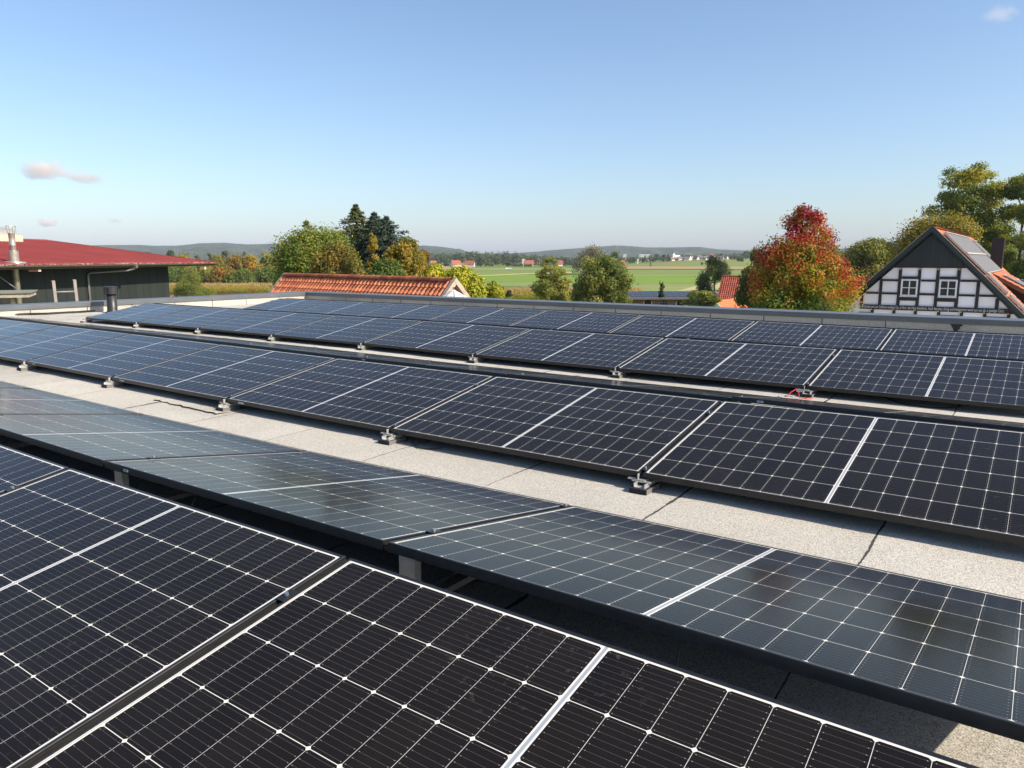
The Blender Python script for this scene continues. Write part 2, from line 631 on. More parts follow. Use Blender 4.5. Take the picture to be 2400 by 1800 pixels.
jx = [RX0 + 0.03, -12.98, -10.64, -8.55, -5.96, -3.78, -1.14, 1.9, 4.9, RX1 + WT]
for a, b in zip(jx[:-1], jx[1:]):
    c = coping(a + 0.003, b - 0.003, 'x').build('coping', M['coping'], bld)
for a in jx[1:-1]:
    mb = MB()
    mb.prism([(a - 0.055, RY1 - 0.0275, PZ + 0.000), (a - 0.055, RY1 - 0.0275, PZ + 0.0815), (a - 0.055, RY1 - 0.022, PZ + 0.088), (a - 0.055, RY1 + 0.320, PZ + 0.100), (a - 0.055, RY1 + 0.320, PZ + 0.097), (a - 0.055, RY1 - 0.018, PZ + 0.084), (a - 0.055, RY1 - 0.023, PZ + 0.000)], (0.11, 0, 0))
    mb.build('joint_cover', M['coping'], bld)
jy = [RY0, -4.6, -1.6, 1.4, 4.4, 7.4, 10.58, RY1 - 0.03]
for a, b in zip(jy[:-1], jy[1:]):
    coping(a + 0.003, b - 0.003, 'y').build('coping', M['coping'], bld)
for a in jy[1:-1]:
    mb = MB()
    mb.prism([(RX0 + 0.0275, a - 0.055, PZ), (RX0 + 0.0275, a - 0.055, PZ + 0.0815), (RX0 + 0.022, a - 0.055, PZ + 0.088), (RX0 - 0.320, a - 0.055, PZ + 0.100), (RX0 - 0.320, a - 0.055, PZ + 0.097), (RX0 + 0.018, a - 0.055, PZ + 0.084), (RX0 + 0.023, a - 0.055, PZ)], (0, 0.11, 0))
    mb.build('joint_cover', M['coping'], bld)
# mitred corner piece
mb = MB()
mb.prism([(RX0 - 0.325, RY1 - 0.03, PZ - 0.003), (RX0 + 0.025, RY1 - 0.03, PZ - 0.003), (RX0 + 0.03, RY1 - 0.025, PZ - 0.003), (RX0 + 0.03, RY1 + 0.325, PZ - 0.003), (RX0 - 0.325, RY1 + 0.325, PZ - 0.003)], (0, 0, 0.096))
mb.build('coping', M['coping'], bld)
# dark welded laps of the upstand sheets, one of them smeared with tar
for i in range(21):
    x = -14.87 + i * 0.981
    if x < RX1 - 0.3:
        MB().box((x - 0.006, RY1 - 0.004, RZ - 0.05), (x + 0.007, RY1 + 0.01, PZ - 0.001)).build('welded_lap', M['tar'], bld)
for y in (6.55, 7.64, 8.6, 9.6, 10.56, 11.5, 12.5, 5.4, 4.4, 3.4):
    MB().box((RX0 - 0.01, y - 0.006, RZ - 0.05), (RX0 + 0.004, y + 0.006, PZ - 0.001)).build('welded_lap', M['tar'], bld)
rng0 = random.Random(3)
pl = [(-1.13 + dx * (0.75 + 0.5 * rng0.random()), RY1 - 0.006, PZ - 0.002 - k * 0.0125) for k, dx in enumerate([-.09, -.075, -.07, -.05, -.06, -.045, -.05, -.03, -.03, -.015, -.01])]
pr = [(-1.13 + dx * (0.75 + 0.5 * rng0.random()), RY1 - 0.006, PZ - 0.002 - k * 0.0125) for k, dx in enumerate([.085, .075, .09, .06, .07, .05, .055, .03, .03, .02, .01])]
MB().prism(pl + pr[::-1], (0, 0.012, 0)).build('tar_smear', M['tar'], bld)

# ------------------------------------------------------------------ solar panels
ring = [(0, -PT), (0, -0.0014), (0.0014, 0), (0.0098, 0), (0.0098, -0.007), (0.0022, -0.007), (0.0022, -PT + 0.0016), (0.026, -PT + 0.0016), (0.026, -PT)]
vs, fs = [], []
for o, z in ring:
    vs += [(o, o, z), (PW - o, o, z), (PW - o, PD - o, z), (o, PD - o, z)]
nr = len(ring)
for i in range(nr):
    j = (i + 1) % nr
    for k in range(4):
        k2 = (k + 1) % 4
        fs.append((i * 4 + k, j * 4 + k, j * 4 + k2, i * 4 + k2))
frame_me = MB().add(vs, [f[::-1] for f in fs]).build('frame', M['frame']).data
lam = MB()
g = 0.0075
lam.add([(g, g, -0.0022), (PW - g, g, -0.0022), (PW - g, PD - g, -0.0022), (g, PD - g, -0.0022)], [(0, 1, 2, 3)], 0)
lam.add([(g, g, -0.0058), (PW - g, g, -0.0058), (PW - g, PD - g, -0.0058), (g, PD - g, -0.0058)], [(3, 2, 1, 0)], 1)
lam.box((0.80, 0.52, -0.020), (0.92, 0.60, -0.0060), 1)
lam_me = lam.build('cell_laminate', [M['cells'], M['backsheet']]).data
stick = MB().box((0, 0, 0), (0.062, 0.0006, 0.013), 0)
for k, (a, b) in enumerate(((0.008, 0.017), (0.020, 0.024), (0.027, 0.038), (0.041, 0.046))):
    stick.box((a, -0.0004, 0.0035), (b, 0.0, 0.0095), 1)
stick_me = stick.build('sticker', [M['sticker'], M['ink']]).data
for nm in ('frame', 'cell_laminate', 'sticker'):
    bpy.data.objects.remove(bpy.data.objects[nm])

ROWTXT = {
    'A': 'in the row nearest the camera',
    'B': 'in the second row, sloping away and mirroring the sky',
    'C': 'in the wide middle row, rising away',
    'D': 'in the thin sliver of row behind the middle ridge',
    'E': 'in the row before the last',
    'F': 'on the hidden back slope behind the row before the last',
    'G': 'in the last visible row below the far parapet',
    'H': 'on the hidden back slope beside the far parapet',
}
ORD = ['rightmost', 'second from right', 'third from right', 'fourth from right', 'fifth from right', 'sixth from right', 'seventh from right', 'leftmost']
GRP = 'solar panels in rows on the flat roof'


def joint_pts(row, i):
    """low and high edge point of joint i of a row, at the top of the frame"""
    base = {'D': 'C', 'F': 'E', 'H': 'G'}.get(row, row)
    R = ROWS[base]
    x = R['x'] + i * PITCH_X
    dz = float(rowdz(base, x))
    zl, zh = RZ + LOWZ + dz, RZ + LOWZ + dz + RISE
    if row in 'ACEG':
        return np.array([x, R['y'], zl]), np.array([x, R['y'] + RUN, zh])
    if row == 'B':
        return np.array([x, R['y'], zl]), np.array([x, R['y'] - RUN, zh])
    yh = R['y'] + RUN + RIDGE
    nxt = {'D': 'E', 'F': 'G', 'H': 'G'}[row]
    zl = RZ + LOWZ + float(rowdz(nxt, x))          # the roof rises or falls towards the next row
    return np.array([x, yh + RUN, zl]), np.array([x, yh, zh])


def panel(row, i, label, sticker=None):
    l0, h0 = joint_pts(row, i)
    l1, h1 = joint_pts(row, i + 1)
    back = row in 'BDFH'
    o, xe, ye = (l1, l0 - l1, h1 - l1) if back else (l0, l1 - l0, h0 - l0)
    ye = 0.5 * ((h0 - l0) + (h1 - l1))
    ex = xe / np.linalg.norm(xe)
    ez = np.cross(ex, ye)
    ez /= np.linalg.norm(ez)
    ey = np.cross(ez, ex)
    o = o + ex * (PITCH_X - PW) / 2
    t = thing('solar_panel', label, 'solar panel', group=GRP)
    t.matrix_world = Matrix(((ex[0], ey[0], ez[0], o[0]), (ex[1], ey[1], ez[1], o[1]), (ex[2], ey[2], ez[2], o[2]), (0, 0, 0, 1)))
    link('frame', frame_me, t)
    link('cell_laminate', lam_me, t)
    if sticker == 'low':
        link('sticker', stick_me, t, (0.14, -0.0007, -0.022))
    elif sticker == 'high':
        s = link('sticker', stick_me, t, (0.20 if not back else PW - 0.14, PD + 0.0007, -0.022))
        s.rotation_euler = (0, 0, math.pi)
        if back:
            s.location = (PW - 0.16, PD + 0.0007, -0.021)
            s.scale = (0.62, 1, 0.8)
    elif sticker == 'lip':
        s = link('sticker', stick_me, t, (0.155, PD - 0.0010, 0.0002))
        s.rotation_euler = (math.radians(-90), 0, 0)
        s.scale = (1, 1, 0.55)
    return t


SPAN = {'A': (-5, 0), 'B': (-5, 0), 'C': (-7, 0), 'D': (-7, 0), 'E': (-7, 0), 'F': (-7, 0), 'G': (-7, 0), 'H': (-7, 0)}
for row, (i0, i1) in SPAN.items():
    cnt = i1 - i0 + 1
    for i in range(i1, i0 - 1, -1):
        k = i1 - i
        od = 'leftmost' if k == cnt - 1 else ORD[k]
        st = None
        if row == 'B':
            st = {-1: 'high'}.get(i)
        elif row == 'C':
            st = {-2: 'low', -3: 'low', -4: 'low'}.get(i)
        elif row == 'D':
            st = {0: 'high', -2: 'high'}.get(i)
        elif row == 'F':
            st = {-1: 'high', -2: 'high'}.get(i)
        panel(row, i, f'solar panel, {od} {ROWTXT[row]}', st)

# ------------------------------------------------------------------ mounting rails: one under every joint of a ridge pair
PAIRS = {'first': ('A', 'B'), 'middle': ('C', 'D'), 'third': ('E', 'F'), 'last': ('G', 'H')}
PAIRTXT = {'first': 'the nearest ridge', 'middle': 'the middle row', 'third': 'the row before the last', 'last': 'the last visible row'}


def bar_uv(mb, o, ex, ey, ez, x0, x1, y0, y1, z0, z1, mi=0):
    mb.obox(o + ex * x0 + ey * y0 + ez * z0, ex * (x1 - x0), ey * (y1 - y0), ez * (z1 - z0), mi)


def mounting(pair, i, k, last):
    ra, rb = PAIRS[pair]
    la, ha = joint_pts(ra, i)
    lb, hb = joint_pts(rb, i)
    x = la[0]
    fa, fb = la[2] - PT, lb[2] - PT           # underside of the frames at both low edges
    base = np.array([x, la[1], RZ + float(roof_dz(np.array([x]), np.array([la[1]]))[0])])
    od = 'at its right end' if k == 0 else ('at its left end' if k == last else f'{["", "second", "third", "fourth", "fifth", "sixth", "seventh", "eighth", "ninth"][k]} from right')
    t = thing('mounting_rail', f'aluminium mounting rail, {od} under {PAIRTXT[pair]}', 'mounting rail', base, 0, 'mounting rails under the solar panels')
    xc = 0.022
    y0, y1 = -0.075, lb[1] - la[1] + 0.075
    za = fa - base[2]                          # frame underside, local
    zb = fb - base[2]
    zr = lambda y: za + (zb - za) * (y - 0) / (y1 - y0)
    for yy in (y0 + 0.075, (y0 + y1) / 2, y1 - 0.075):
        zt = min(0.024, zr(yy) - 0.026)
        mb = MB().box((xc - 0.046, yy - 0.08, -0.03), (xc + 0.046, yy + 0.08, zt))
        mb.build('rubber_pad', M['rubber'], t)
        MB().box((xc + 0.0462, yy - 0.078, -0.03), (xc + 0.048, yy + 0.07, zt + 0.001)).build('pad_cover', M['zinc_dark'], t)
    # U-shaped floor channel
    mb = MB()
    a0, a1 = min(0.0242, zr(y0) - 0.0258), min(0.0242, zr(y1) - 0.0258)
    for p, q, h0, h1 in ((-0.030, 0.030, 0.0, 0.003), (-0.030, -0.0265, 0.003, 0.022), (0.0265, 0.030, 0.003, 0.022)):
        mb.add([(xc + p, y0 + 0.010, a0 + h0), (xc + q, y0 + 0.010, a0 + h0), (xc + q, y1 - 0.010, a1 + h0), (xc + p, y1 - 0.010, a1 + h0),
                (xc + p, y0 + 0.010, a0 + h1), (xc + q, y0 + 0.010, a0 + h1), (xc + q, y1 - 0.010, a1 + h1), (xc + p, y1 - 0.010, a1 + h1)],
               [(0, 3, 2, 1), (4, 5, 6, 7), (0, 1, 5, 4), (1, 2, 6, 5), (2, 3, 7, 6), (3, 0, 4, 7)])
    mb.build('floor_channel', M['alu'], t)
    # stepped cross bracket under the front corners of the two panels
    mb = MB()
    mb.box((-0.062, -0.022, za - 0.006), (0.030, 0.030, za - 0.001))
    mb.box((-0.038, -0.025, za - 0.013), (0.060, 0.030, za - 0.0065))
    mb.box((-0.0105, -0.020, za - 0.0009), (-0.0075, -0.002, za + 0.026))
    mb.build('front_bracket', M['alu'], t)
    # ridge posts
    for yr, zr_, dx in ((RUN - 0.045, ha[2] - PT - base[2], 0.02), (hb[1] - la[1] + 0.035, hb[2] - PT - base[2], 0.085)):
        MB().box((dx - 0.033, yr - 0.014, zr(yr) - 0.015), (dx + 0.033, yr + 0.014, zr_ - 0.001)).build('ridge_post', M['alu'], t)
    # dark rails in the joint, clamps with bolts
    for (lo, hi) in ((la, ha), (lb, hb)):
        lo_, hi_ = lo - base, hi - base
        ey = (hi_ - lo_) / np.linalg.norm(hi_ - lo_)
        ex = np.array([1.0, 0, 0])
        ez = np.cross(ex, ey)
        if ez[2] < 0:
            ez = -ez
        mb = MB()
        bar_uv(mb, lo_, ex, ey, ez, -0.0095, 0.0095, 0.004, PD - 0.004, -0.027, -0.017)
        bar_uv(mb, lo_, ex, ey, ez, -0.0095, -0.0070, 0.004, PD - 0.004, -0.0169, -0.007)
        bar_uv(mb, lo_, ex, ey, ez, 0.0060, 0.0095, 0.004, PD - 0.004, -0.0169, -0.007)
        mb.build('joint_rail', M['rail_dark'], t)
        for s in (0.045, 0.80):
            mb = MB()
            bar_uv(mb, lo_, ex, ey, ez, -0.0165, 0.0165, s * PD - 0.025, s * PD + 0.025, 0.0004, 0.0034, 0)
            c = lo_ + ey * s * PD
            mb.tube([c + ez * 0.0036, c + ez * 0.011], 0.0065, 10, 1)
            mb.build('clamp', [M['frame'], M['steel']], t)
    return t


for pair, (ra, rb) in PAIRS.items():
    i0 = -5 if pair == 'first' else -7
    js = list(range(1, i0 - 1, -1))
    for k, i in enumerate(js):
        mounting(pair, i, k, len(js) - 1)
# ------------------------------------------------------------------ small things on the roof
def roof_at(x, y):
    return RZ + float(roof_dz(np.array([x]), np.array([y]))[0])


# black plastic vent pipe with a slotted cap, near the left parapet
vx, vy = -15.98, 7.93
vent = thing('vent_pipe', 'black plastic vent pipe with a wide slotted cap beside the left parapet', 'vent pipe', (vx, vy, roof_at(vx, vy)))
MB().lathe((0, 0, 0), [(0.19, -0.01), (0.185, 0.012), (0.11, 0.02), (0.099, 0.05), (0.097, 0.40)], 28).build('pipe', M['pvc'], vent, smooth=True)
mb = MB()
for k in range(4):
    a0 = math.pi / 2 * k + 0.11 - 0.9
    pr = []
    for j in range(9):
        a = a0 + (math.pi / 2 - 0.22) * j / 8
        pr.append(a)
    P = [(0.138 * math.cos(a), 0.138 * math.sin(a), 0.385) for a in pr] + [(0.122 * math.cos(a), 0.122 * math.sin(a), 0.385) for a in pr[::-1]]
    mb.prism(P, (0, 0, 0.145))
mb.lathe((0, 0, 0), [(0.118, 0.395), (0.118, 0.512), (0.136, 0.516), (0.136, 0.532), (0.12, 0.542), (0.02, 0.546)], 28)
mb.build('cap', M['pvc'], vent)
MB().tube([(0.095, -0.03, 0.06), (0.101, -0.03, 0.06)], 0.012, 8).build('screw', M['steel'], vent)

# lifted end lap of a roofing sheet with a dark open edge
rgl = random.Random(8)
P = []
for k in range(15):
    x = -5.85 + 0.9 * k / 14
    y = 3.176 - 0.02 * k / 14 + rgl.uniform(-0.012, 0.012)
    z_ = roof_at(x, y)
    P.append((x, y, z_))
mb = MB()
for p_, q_ in zip(P[:-1], P[1:]):
    mb.add([(p_[0], p_[1], p_[2] + 0.001), (q_[0], q_[1], q_[2] + 0.001), (q_[0], q_[1], q_[2] + 0.011), (p_[0], p_[1], p_[2] + 0.011)], [(0, 1, 2, 3)], 1)
    mb.add([(p_[0], p_[1], p_[2] + 0.011), (q_[0], q_[1], q_[2] + 0.011), (q_[0], q_[1] + 0.16, q_[2] + 0.002), (p_[0], p_[1] + 0.16, p_[2] + 0.002)], [(0, 1, 2, 3)], 0)
mb.build('sheet_lap', [M['bitumen_up'], M['tar']], bld)

# black conduit lying along the foot of the left upstand
pts = []
for px, py in ((30, 741.5), (65, 740), (110, 739), (150, 736.5), (190, 734.5), (222, 731.5)):
    p = on_z(px, py, RZ + 0.01)
    pts.append((p[0], p[1], roof_at(p[0], p[1]) + 0.022))
tag(MB().tube(pts, 0.022, 8).build('conduit', M['cable'], shift=None), 'black conduit lying on the roof along the foot of the left parapet', 'conduit')


def cable_loop(x0, x1, y, sag, label, mat='cable', rad=0.004, yin=0.10, seed=1):
    rg = random.Random(seed)
    z = roof_at((x0 + x1) / 2, y)
    P = []
    for k in range(15):
        t = k / 14
        P.append((x0 + (x1 - x0) * t, y + yin * (1 - math.sin(math.pi * t)) + rg.uniform(-.006, .006), z + 0.006 + 0.045 * (1 - math.sin(math.pi * t)) ** 2))
    return tag(MB().tube(P, rad, 6).build('cable', M[mat]), label, 'cable', 'cables hanging under the panel edges')


cable_loop(-3.20, -2.85, 3.275, 0, 'black cable loop on the pale roof under the middle row, right of a metal foot', yin=0.12, seed=2)
cable_loop(-2.85, -2.30, 6.34, 0, 'black cable loop in the shade under the row before the last, centre', yin=0.2, seed=3)
cable_loop(-1.05, -0.35, 6.35, 0, 'black cable under the row before the last, right of the red wires', yin=0.2, seed=4)
# loose cable that hangs in the gap of the nearest ridge
for j, (px, py, ln) in enumerate(((1580, 1500, 0.13), (310, 1170, 0.12), (440, 1160, 0.11), (45, 1052, 0.12))):
    p = on_y(px, py, 1.60)
    zr = roof_at(p[0], p[1])
    P = [(p[0], 1.64, zr + 0.21), (p[0] + 0.005, 1.60, zr + 0.15), (p[0] + 0.012, 1.575, zr + 0.06), (p[0] - 0.01, 1.58, zr + 0.008), (p[0] - 0.15, 1.60, zr + 0.006)]
    tag(MB().tube(P, 0.0035, 6).build('cable', M['cable']),
        ['black cable hanging in the gap of the nearest ridge, toward the right', 'black cable hanging in the gap of the nearest ridge, left of centre', 'bent black cable beside a metal post in the nearest ridge gap', 'black cable hanging at the far left of the nearest ridge gap'][j], 'cable', 'cables hanging under the panel edges')
# red wires and their clamp at the right-hand foot of the row before the last
p = on_z(1876, 925, RZ + 0.03)
z = roof_at(p[0], 6.30)
rw = thing('red_wires', 'two red wires tied to a metal foot at the right', 'wires', (p[0], 6.25, z))
MB().tube([(-0.03, 0.03, 0.06), (-0.06, -0.02, 0.035), (-0.075, -0.05, 0.008), (-0.09, -0.055, 0.006)], 0.004, 6).build('wire', M['red_cable'], rw)
MB().tube([(0.0, -0.03, 0.05), (0.03, -0.09, 0.010), (0.08, -0.075, 0.007), (0.12, -0.03, 0.009)], 0.0045, 6).build('wire', M['red_cable'], rw)
MB().tube([(-0.02, 0.0, 0.052), (0.02, 0.0, 0.052)], 0.011, 10).build('tie_clamp', M['steel'], rw)
p = on_z(1105, 844, RZ + 0.01)
tag(MB().tube([(p[0] - 0.16, p[1] - 0.10, roof_at(p[0], p[1]) + 0.008), (p[0] - 0.08, p[1] + 0.0, roof_at(p[0], p[1]) + 0.02), (p[0] + 0.06, p[1] + 0.04, roof_at(p[0], p[1]) + 0.022), (p[0] + 0.3, p[1] + 0.05, roof_at(p[0], p[1]) + 0.012)], 0.008, 6).build('strap', M['brown_cable']),
    'orange-brown strap curling out below the row before the last', 'strap')

# aluminium ladder leaning outside the left parapet
LX = RX0 - WT - 0.12
a = on_x(124, 658, LX)
b = on_x(173.5, 655.5, LX)
M['ladder'] = plain('weathered_ladder_aluminium', (0.235, 0.21, 0.185), 0.55, 0.2, 0.15, 6)
lad = thing('ladder', 'aluminium ladder top standing up behind the left parapet', 'ladder', (LX, a[1], 0))
for y, zt in ((0, a[2]), (b[1] - a[1], b[2])):
    MB().obox((0.22, y - 0.030, 0.02), (0.028, 0, 0), (0, 0.060, 0), (-0.22, 0, zt - 0.02)).build('side_rail', M['ladder'], lad)
    MB().obox((-0.003, y - 0.034, zt - 0.03), (0.035, 0, 0), (0, 0.068, 0), (-0.03, 0, 0.035)).build('end_cap', plain('red_brown_cap', (0.20, 0.06, 0.05), 0.6), lad)
zr = on_x(148, 684, LX)[2]
for k in range(18):
    z = zr - 0.28 * k
    if z > 0.2:
        xx = 0.22 * (1 - (z - 0.02) / (a[2] - 0.02)) + 0.014
        MB().tube([(xx, 0.03, z), (xx, b[1] - a[1] - 0.03, z)], 0.019, 10).build('rung', M['ladder'], lad, smooth=True)

# ------------------------------------------------------------------ materials of buildings
def mat_tiles(name, cols):
    n = NT(name)
    co = n.coord()
    v = n.attr('tint')
    f = n.noise(2.2, 5, 0.65, co)
    col = n.ramp(n.m('ADD', n.m('MULTIPLY', v, 0.7), n.m('MULTIPLY', f, 0.3)), [(0.15, cols[0]), (0.5, cols[1]), (0.85, cols[2])])
    moss = n.ramp(n.noise(9, 4, 0.7, co), [(0.60, 0), (0.78, 1)])
    col = n.mix(n.m('MULTIPLY', moss, 0.35), col, (0.16, 0.10, 0.06))
    n.set(color=col, rough=0.75)
    return n.mat


def mat_red_metal():
    n = NT('red_coated_metal_roof')
    co = n.coord()
    x, y, z = n.sep(co)
    f = n.noise(0.5, 5, 0.6, co)
    col = n.ramp(f, [(0.3, (0.20, 0.032, 0.028)), (0.7, (0.27, 0.046, 0.040))])
    # lichen and bleaching gather along the eave (y = 0)
    e = n.m('MULTIPLY', n.ramp(y, [(0.0, 1), (0.40, 0)]), n.ramp(n.noise(3.5, 5, 0.75, co), [(0.47, 0), (0.60, 1)]))
    col = n.mix(n.m('MULTIPLY', e, 0.8), col, (0.60, 0.44, 0.34))
    sp = n.ramp(n.noise(14, 2, 0.5, co), [(0.72, 0), (0.76, 1)])
    col = n.mix(n.m('MULTIPLY', sp, 0.5), col, (0.55, 0.35, 0.32))
    n.set(color=col, rough=0.6)
    return n.mat


def mat_brick(name, c1, c2, mortar, scale):
    n = NT(name)
    br = n.new('ShaderNodeTexBrick')
    mp = n.new('ShaderNodeMapping')
    n.lk(n.coord(), mp.inputs[0])
    mp.inputs['Rotation'].default_value = (math.radians(90), 0, 0)
    n.lk(mp.outputs[0], br.inputs['Vector'])
    br.inputs['Scale'].default_value = scale
    br.inputs['Color1'].default_value = (*c1, 1)
    br.inputs['Color2'].default_value = (*c2, 1)
    br.inputs['Mortar'].default_value = (*mortar, 1)
    br.inputs['Mortar Size'].default_value = 0.015
    n.set(color=n.mix(0.5, br.outputs[0], n.ramp(n.noise(3, 4, 0.6, n.coord()), [(0.3, (0.75, 0.75, 0.75)), (0.7, (1.15, 1.1, 1.1))]), 'MULTIPLY'), rough=0.9)
    return n.mat


def mat_glass(name, col=(0.012, 0.014, 0.016)):
    n = NT(name)
    return n.set(color=col, rough=0.06, ior=1.5)


def mat_board(name, col, pitch, axis=0, depth=0.25):
    """vertical boarding: dark joints at a fixed pitch"""
    n = NT(name)
    co = n.coord()
    x = n.sep(co)[axis]
    t = n.m('DIVIDE', x, pitch)
    fr = n.m('FRACT', t)
    j = n.m('LESS_THAN', n.m('MINIMUM', fr, n.m('SUBTRACT', 1.0, fr)), 0.06)
    wn_ = n.new('ShaderNodeTexWhiteNoise')
    wn_.noise_dimensions = '1D'
    n.lk(n.m('FLOOR', t), wn_.inputs['W'])
    c = n.mix(1.0, col, n.m('MULTIPLY_ADD', wn_.outputs[0], 0.3, 0.85), 'MULTIPLY')
    c = n.mix(0.4, c, n.ramp(n.noise(3, 5, 0.6, n.scale(co, (1, 1, 0.15))), [(0.3, (0.7, 0.7, 0.7)), (0.7, (1.2, 1.2, 1.2))]), 'MULTIPLY')
    c = n.mix(n.m('MULTIPLY', j, 0.7), c, tuple(q * depth for q in col))
    n.set(color=c, rough=0.7)
    return n.mat


M['tile_orange'] = mat_tiles('orange_clay_tiles', [(0.30, 0.080, 0.034), (0.43, 0.125, 0.050), (0.53, 0.18, 0.080)])
M['tile_red'] = mat_tiles('red_clay_tiles', [(0.28, 0.062, 0.035), (0.38, 0.085, 0.045), (0.47, 0.12, 0.06)])
M['tile_new'] = mat_tiles('bright_orange_tiles', [(0.52, 0.13, 0.045), (0.60, 0.155, 0.055), (0.66, 0.19, 0.07)])
M['red_metal'] = mat_red_metal()
M['green_wall'] = mat_board('dark_green_cladding', (0.016, 0.021, 0.0185), 0.62)
M['green_board'] = mat_board('dark_green_gable_boards', (0.018, 0.026, 0.026), 0.21)
M['green_trim'] = plain('dark_green_trim', (0.016, 0.028, 0.025), 0.55)
M['zinc'] = plain('weathered_zinc', (0.185, 0.175, 0.16), 0.45, 0.5, 0.15, 5)
M['steel_flue'] = plain('stainless_flue', (0.42, 0.38, 0.32), 0.32, 0.55, 0.15, 7)
M['wood_brown'] = plain('brown_timber', (0.14, 0.085, 0.05), 0.8, 0, 0.25, 8)
M['wood_pale'] = plain('pale_timber_end', (0.58, 0.47, 0.34), 0.8, 0, 0.15, 9)
M['wood_grey'] = plain('weathered_grey_timber', (0.36, 0.29, 0.22), 0.85, 0, 0.25, 7)
M['moss_top'] = plain('mossy_roofing_felt', (0.17, 0.18, 0.14), 0.9, 0, 0.25, 7)
M['plaster'] = plain('white_lime_plaster', (0.88, 0.865, 0.87), 0.9, 0, 0.04, 1.5, 0.08)
M['timber'] = plain('black_brown_timber', (0.022, 0.017, 0.016), 0.75, 0, 0.35, 5, 0.2)
M['gold'] = plain('yellow_painted_peg', (0.62, 0.47, 0.14), 0.6)
M['letter'] = plain('white_painted_letters', (0.62, 0.62, 0.60), 0.7)
M['win_white'] = plain('white_window_paint', (0.72, 0.73, 0.73), 0.5)
M['win_glass'] = mat_glass('dark_window_glass')
M['dark_brick'] = mat_brick('dark_brown_chimney_brick', (0.040, 0.028, 0.025), (0.055, 0.038, 0.033), (0.05, 0.045, 0.042), 6)
M['brick'] = mat_brick('red_brick_wall', (0.20, 0.075, 0.052), (0.26, 0.10, 0.065), (0.28, 0.24, 0.20), 5)
M['white_wall'] = plain('white_house_wall', (0.62, 0.61, 0.58), 0.9)
M['cream_wall'] = plain('cream_house_wall', (0.60, 0.54, 0.42), 0.9)
M['white_trim'] = plain('white_painted_trim', (0.76, 0.77, 0.78), 0.55)
M['pale_door'] = plain('pale_green_door', (0.36, 0.42, 0.38), 0.6)
M['grey_roof'] = plain('grey_roof_tiles', (0.13, 0.115, 0.11), 0.8, 0, 0.2, 2)
M['brown_roof'] = plain('brown_roof_tiles', (0.19, 0.10, 0.075), 0.8, 0, 0.2, 2)
M['far_red_roof'] = plain('red_roof_far', (0.27, 0.078, 0.048), 0.75, 0, 0.12, 1)
M['tarp'] = plain('pale_grey_fabric', (0.55, 0.57, 0.58), 0.8, 0, 0.06, 3)


def mat_tubes():
    n = NT('evacuated_tube_collector')
    x = n.sep(n.coord())[0]
    fr = n.m('FRACT', n.m('DIVIDE', x, 0.11))
    s = n.ramp(fr, [(0.0, (0.10, 0.10, 0.11)), (0.22, (0.46, 0.45, 0.43)), (0.55, (0.62, 0.60, 0.56)), (0.85, (0.22, 0.22, 0.22))])
    return n.set(color=s, rough=0.35, metal=0.2)


def mat_far_pv():
    n = NT('far_dark_panels')
    return n.set(color=n.ramp(n.noise(4, 2, 0.5, n.coord()), [(0.3, (0.020, 0.021, 0.030)), (0.7, (0.032, 0.033, 0.044))]), rough=0.22, ior=1.4)


M['tubes'] = mat_tubes()
M['far_pv'] = mat_far_pv()


def tile_roof(name, mat, o, ux, us, L, S, parent, wt=0.22, wc=0.34, amp=0.034, step=0.022, seed=1, shift=(0, 0, 0)):
    """pantile slope: o = ridge corner, ux along the ridge, us down the slope (unit vectors)"""
    o, ux, us = np.array(o, float), np.array(ux, float), np.array(us, float)
    nn = np.cross(ux, us)
    if nn[2] < 0:
        nn = -nn
    nc, nr = int(round(L / wt)), int(round(S / wc))
    rg = np.random.default_rng(seed)
    tv = rg.random((nr, nc))
    prof = [(0.0, -0.9), (0.18, -1.0), (0.40, -0.3), (0.58, 0.8), (0.74, 1.0), (0.90, 0.45)]
    V, Q, T = [], [], []
    nv = 0
    for r in range(nr):
        cols = []
        for c in range(nc):
            for a, h in prof:
                cols.append(((c + a) * L / nc, h * amp, tv[r, c]))
        cols.append((L, prof[0][1] * amp, tv[r, -1]))
        cols = np.array(cols)
        m = len(cols)
        rows = []
        for s, lift in ((r * S / nr, 0.0), ((r + 1) * S / nr + 0.035, step * 1.6), ((r + 1) * S / nr + 0.035, step * 1.6 - 0.03)):
            rows.append(o + ux * cols[:, :1] + us * s + nn * (cols[:, 1:2] + lift))
        V.append(np.concatenate(rows))
        T.append(np.tile(cols[:, 2], 3))
        i = np.arange(m - 1)
        for k in range(2):
            Q.append(np.stack([nv + k * m + i, nv + k * m + i + 1, nv + (k + 1) * m + i + 1, nv + (k + 1) * m + i], -1))
        nv += 3 * m
    return np_mesh(name, np.concatenate(V) - np.array(shift), np.concatenate(Q), mat, parent, False, {'tint': np.concatenate(T)})


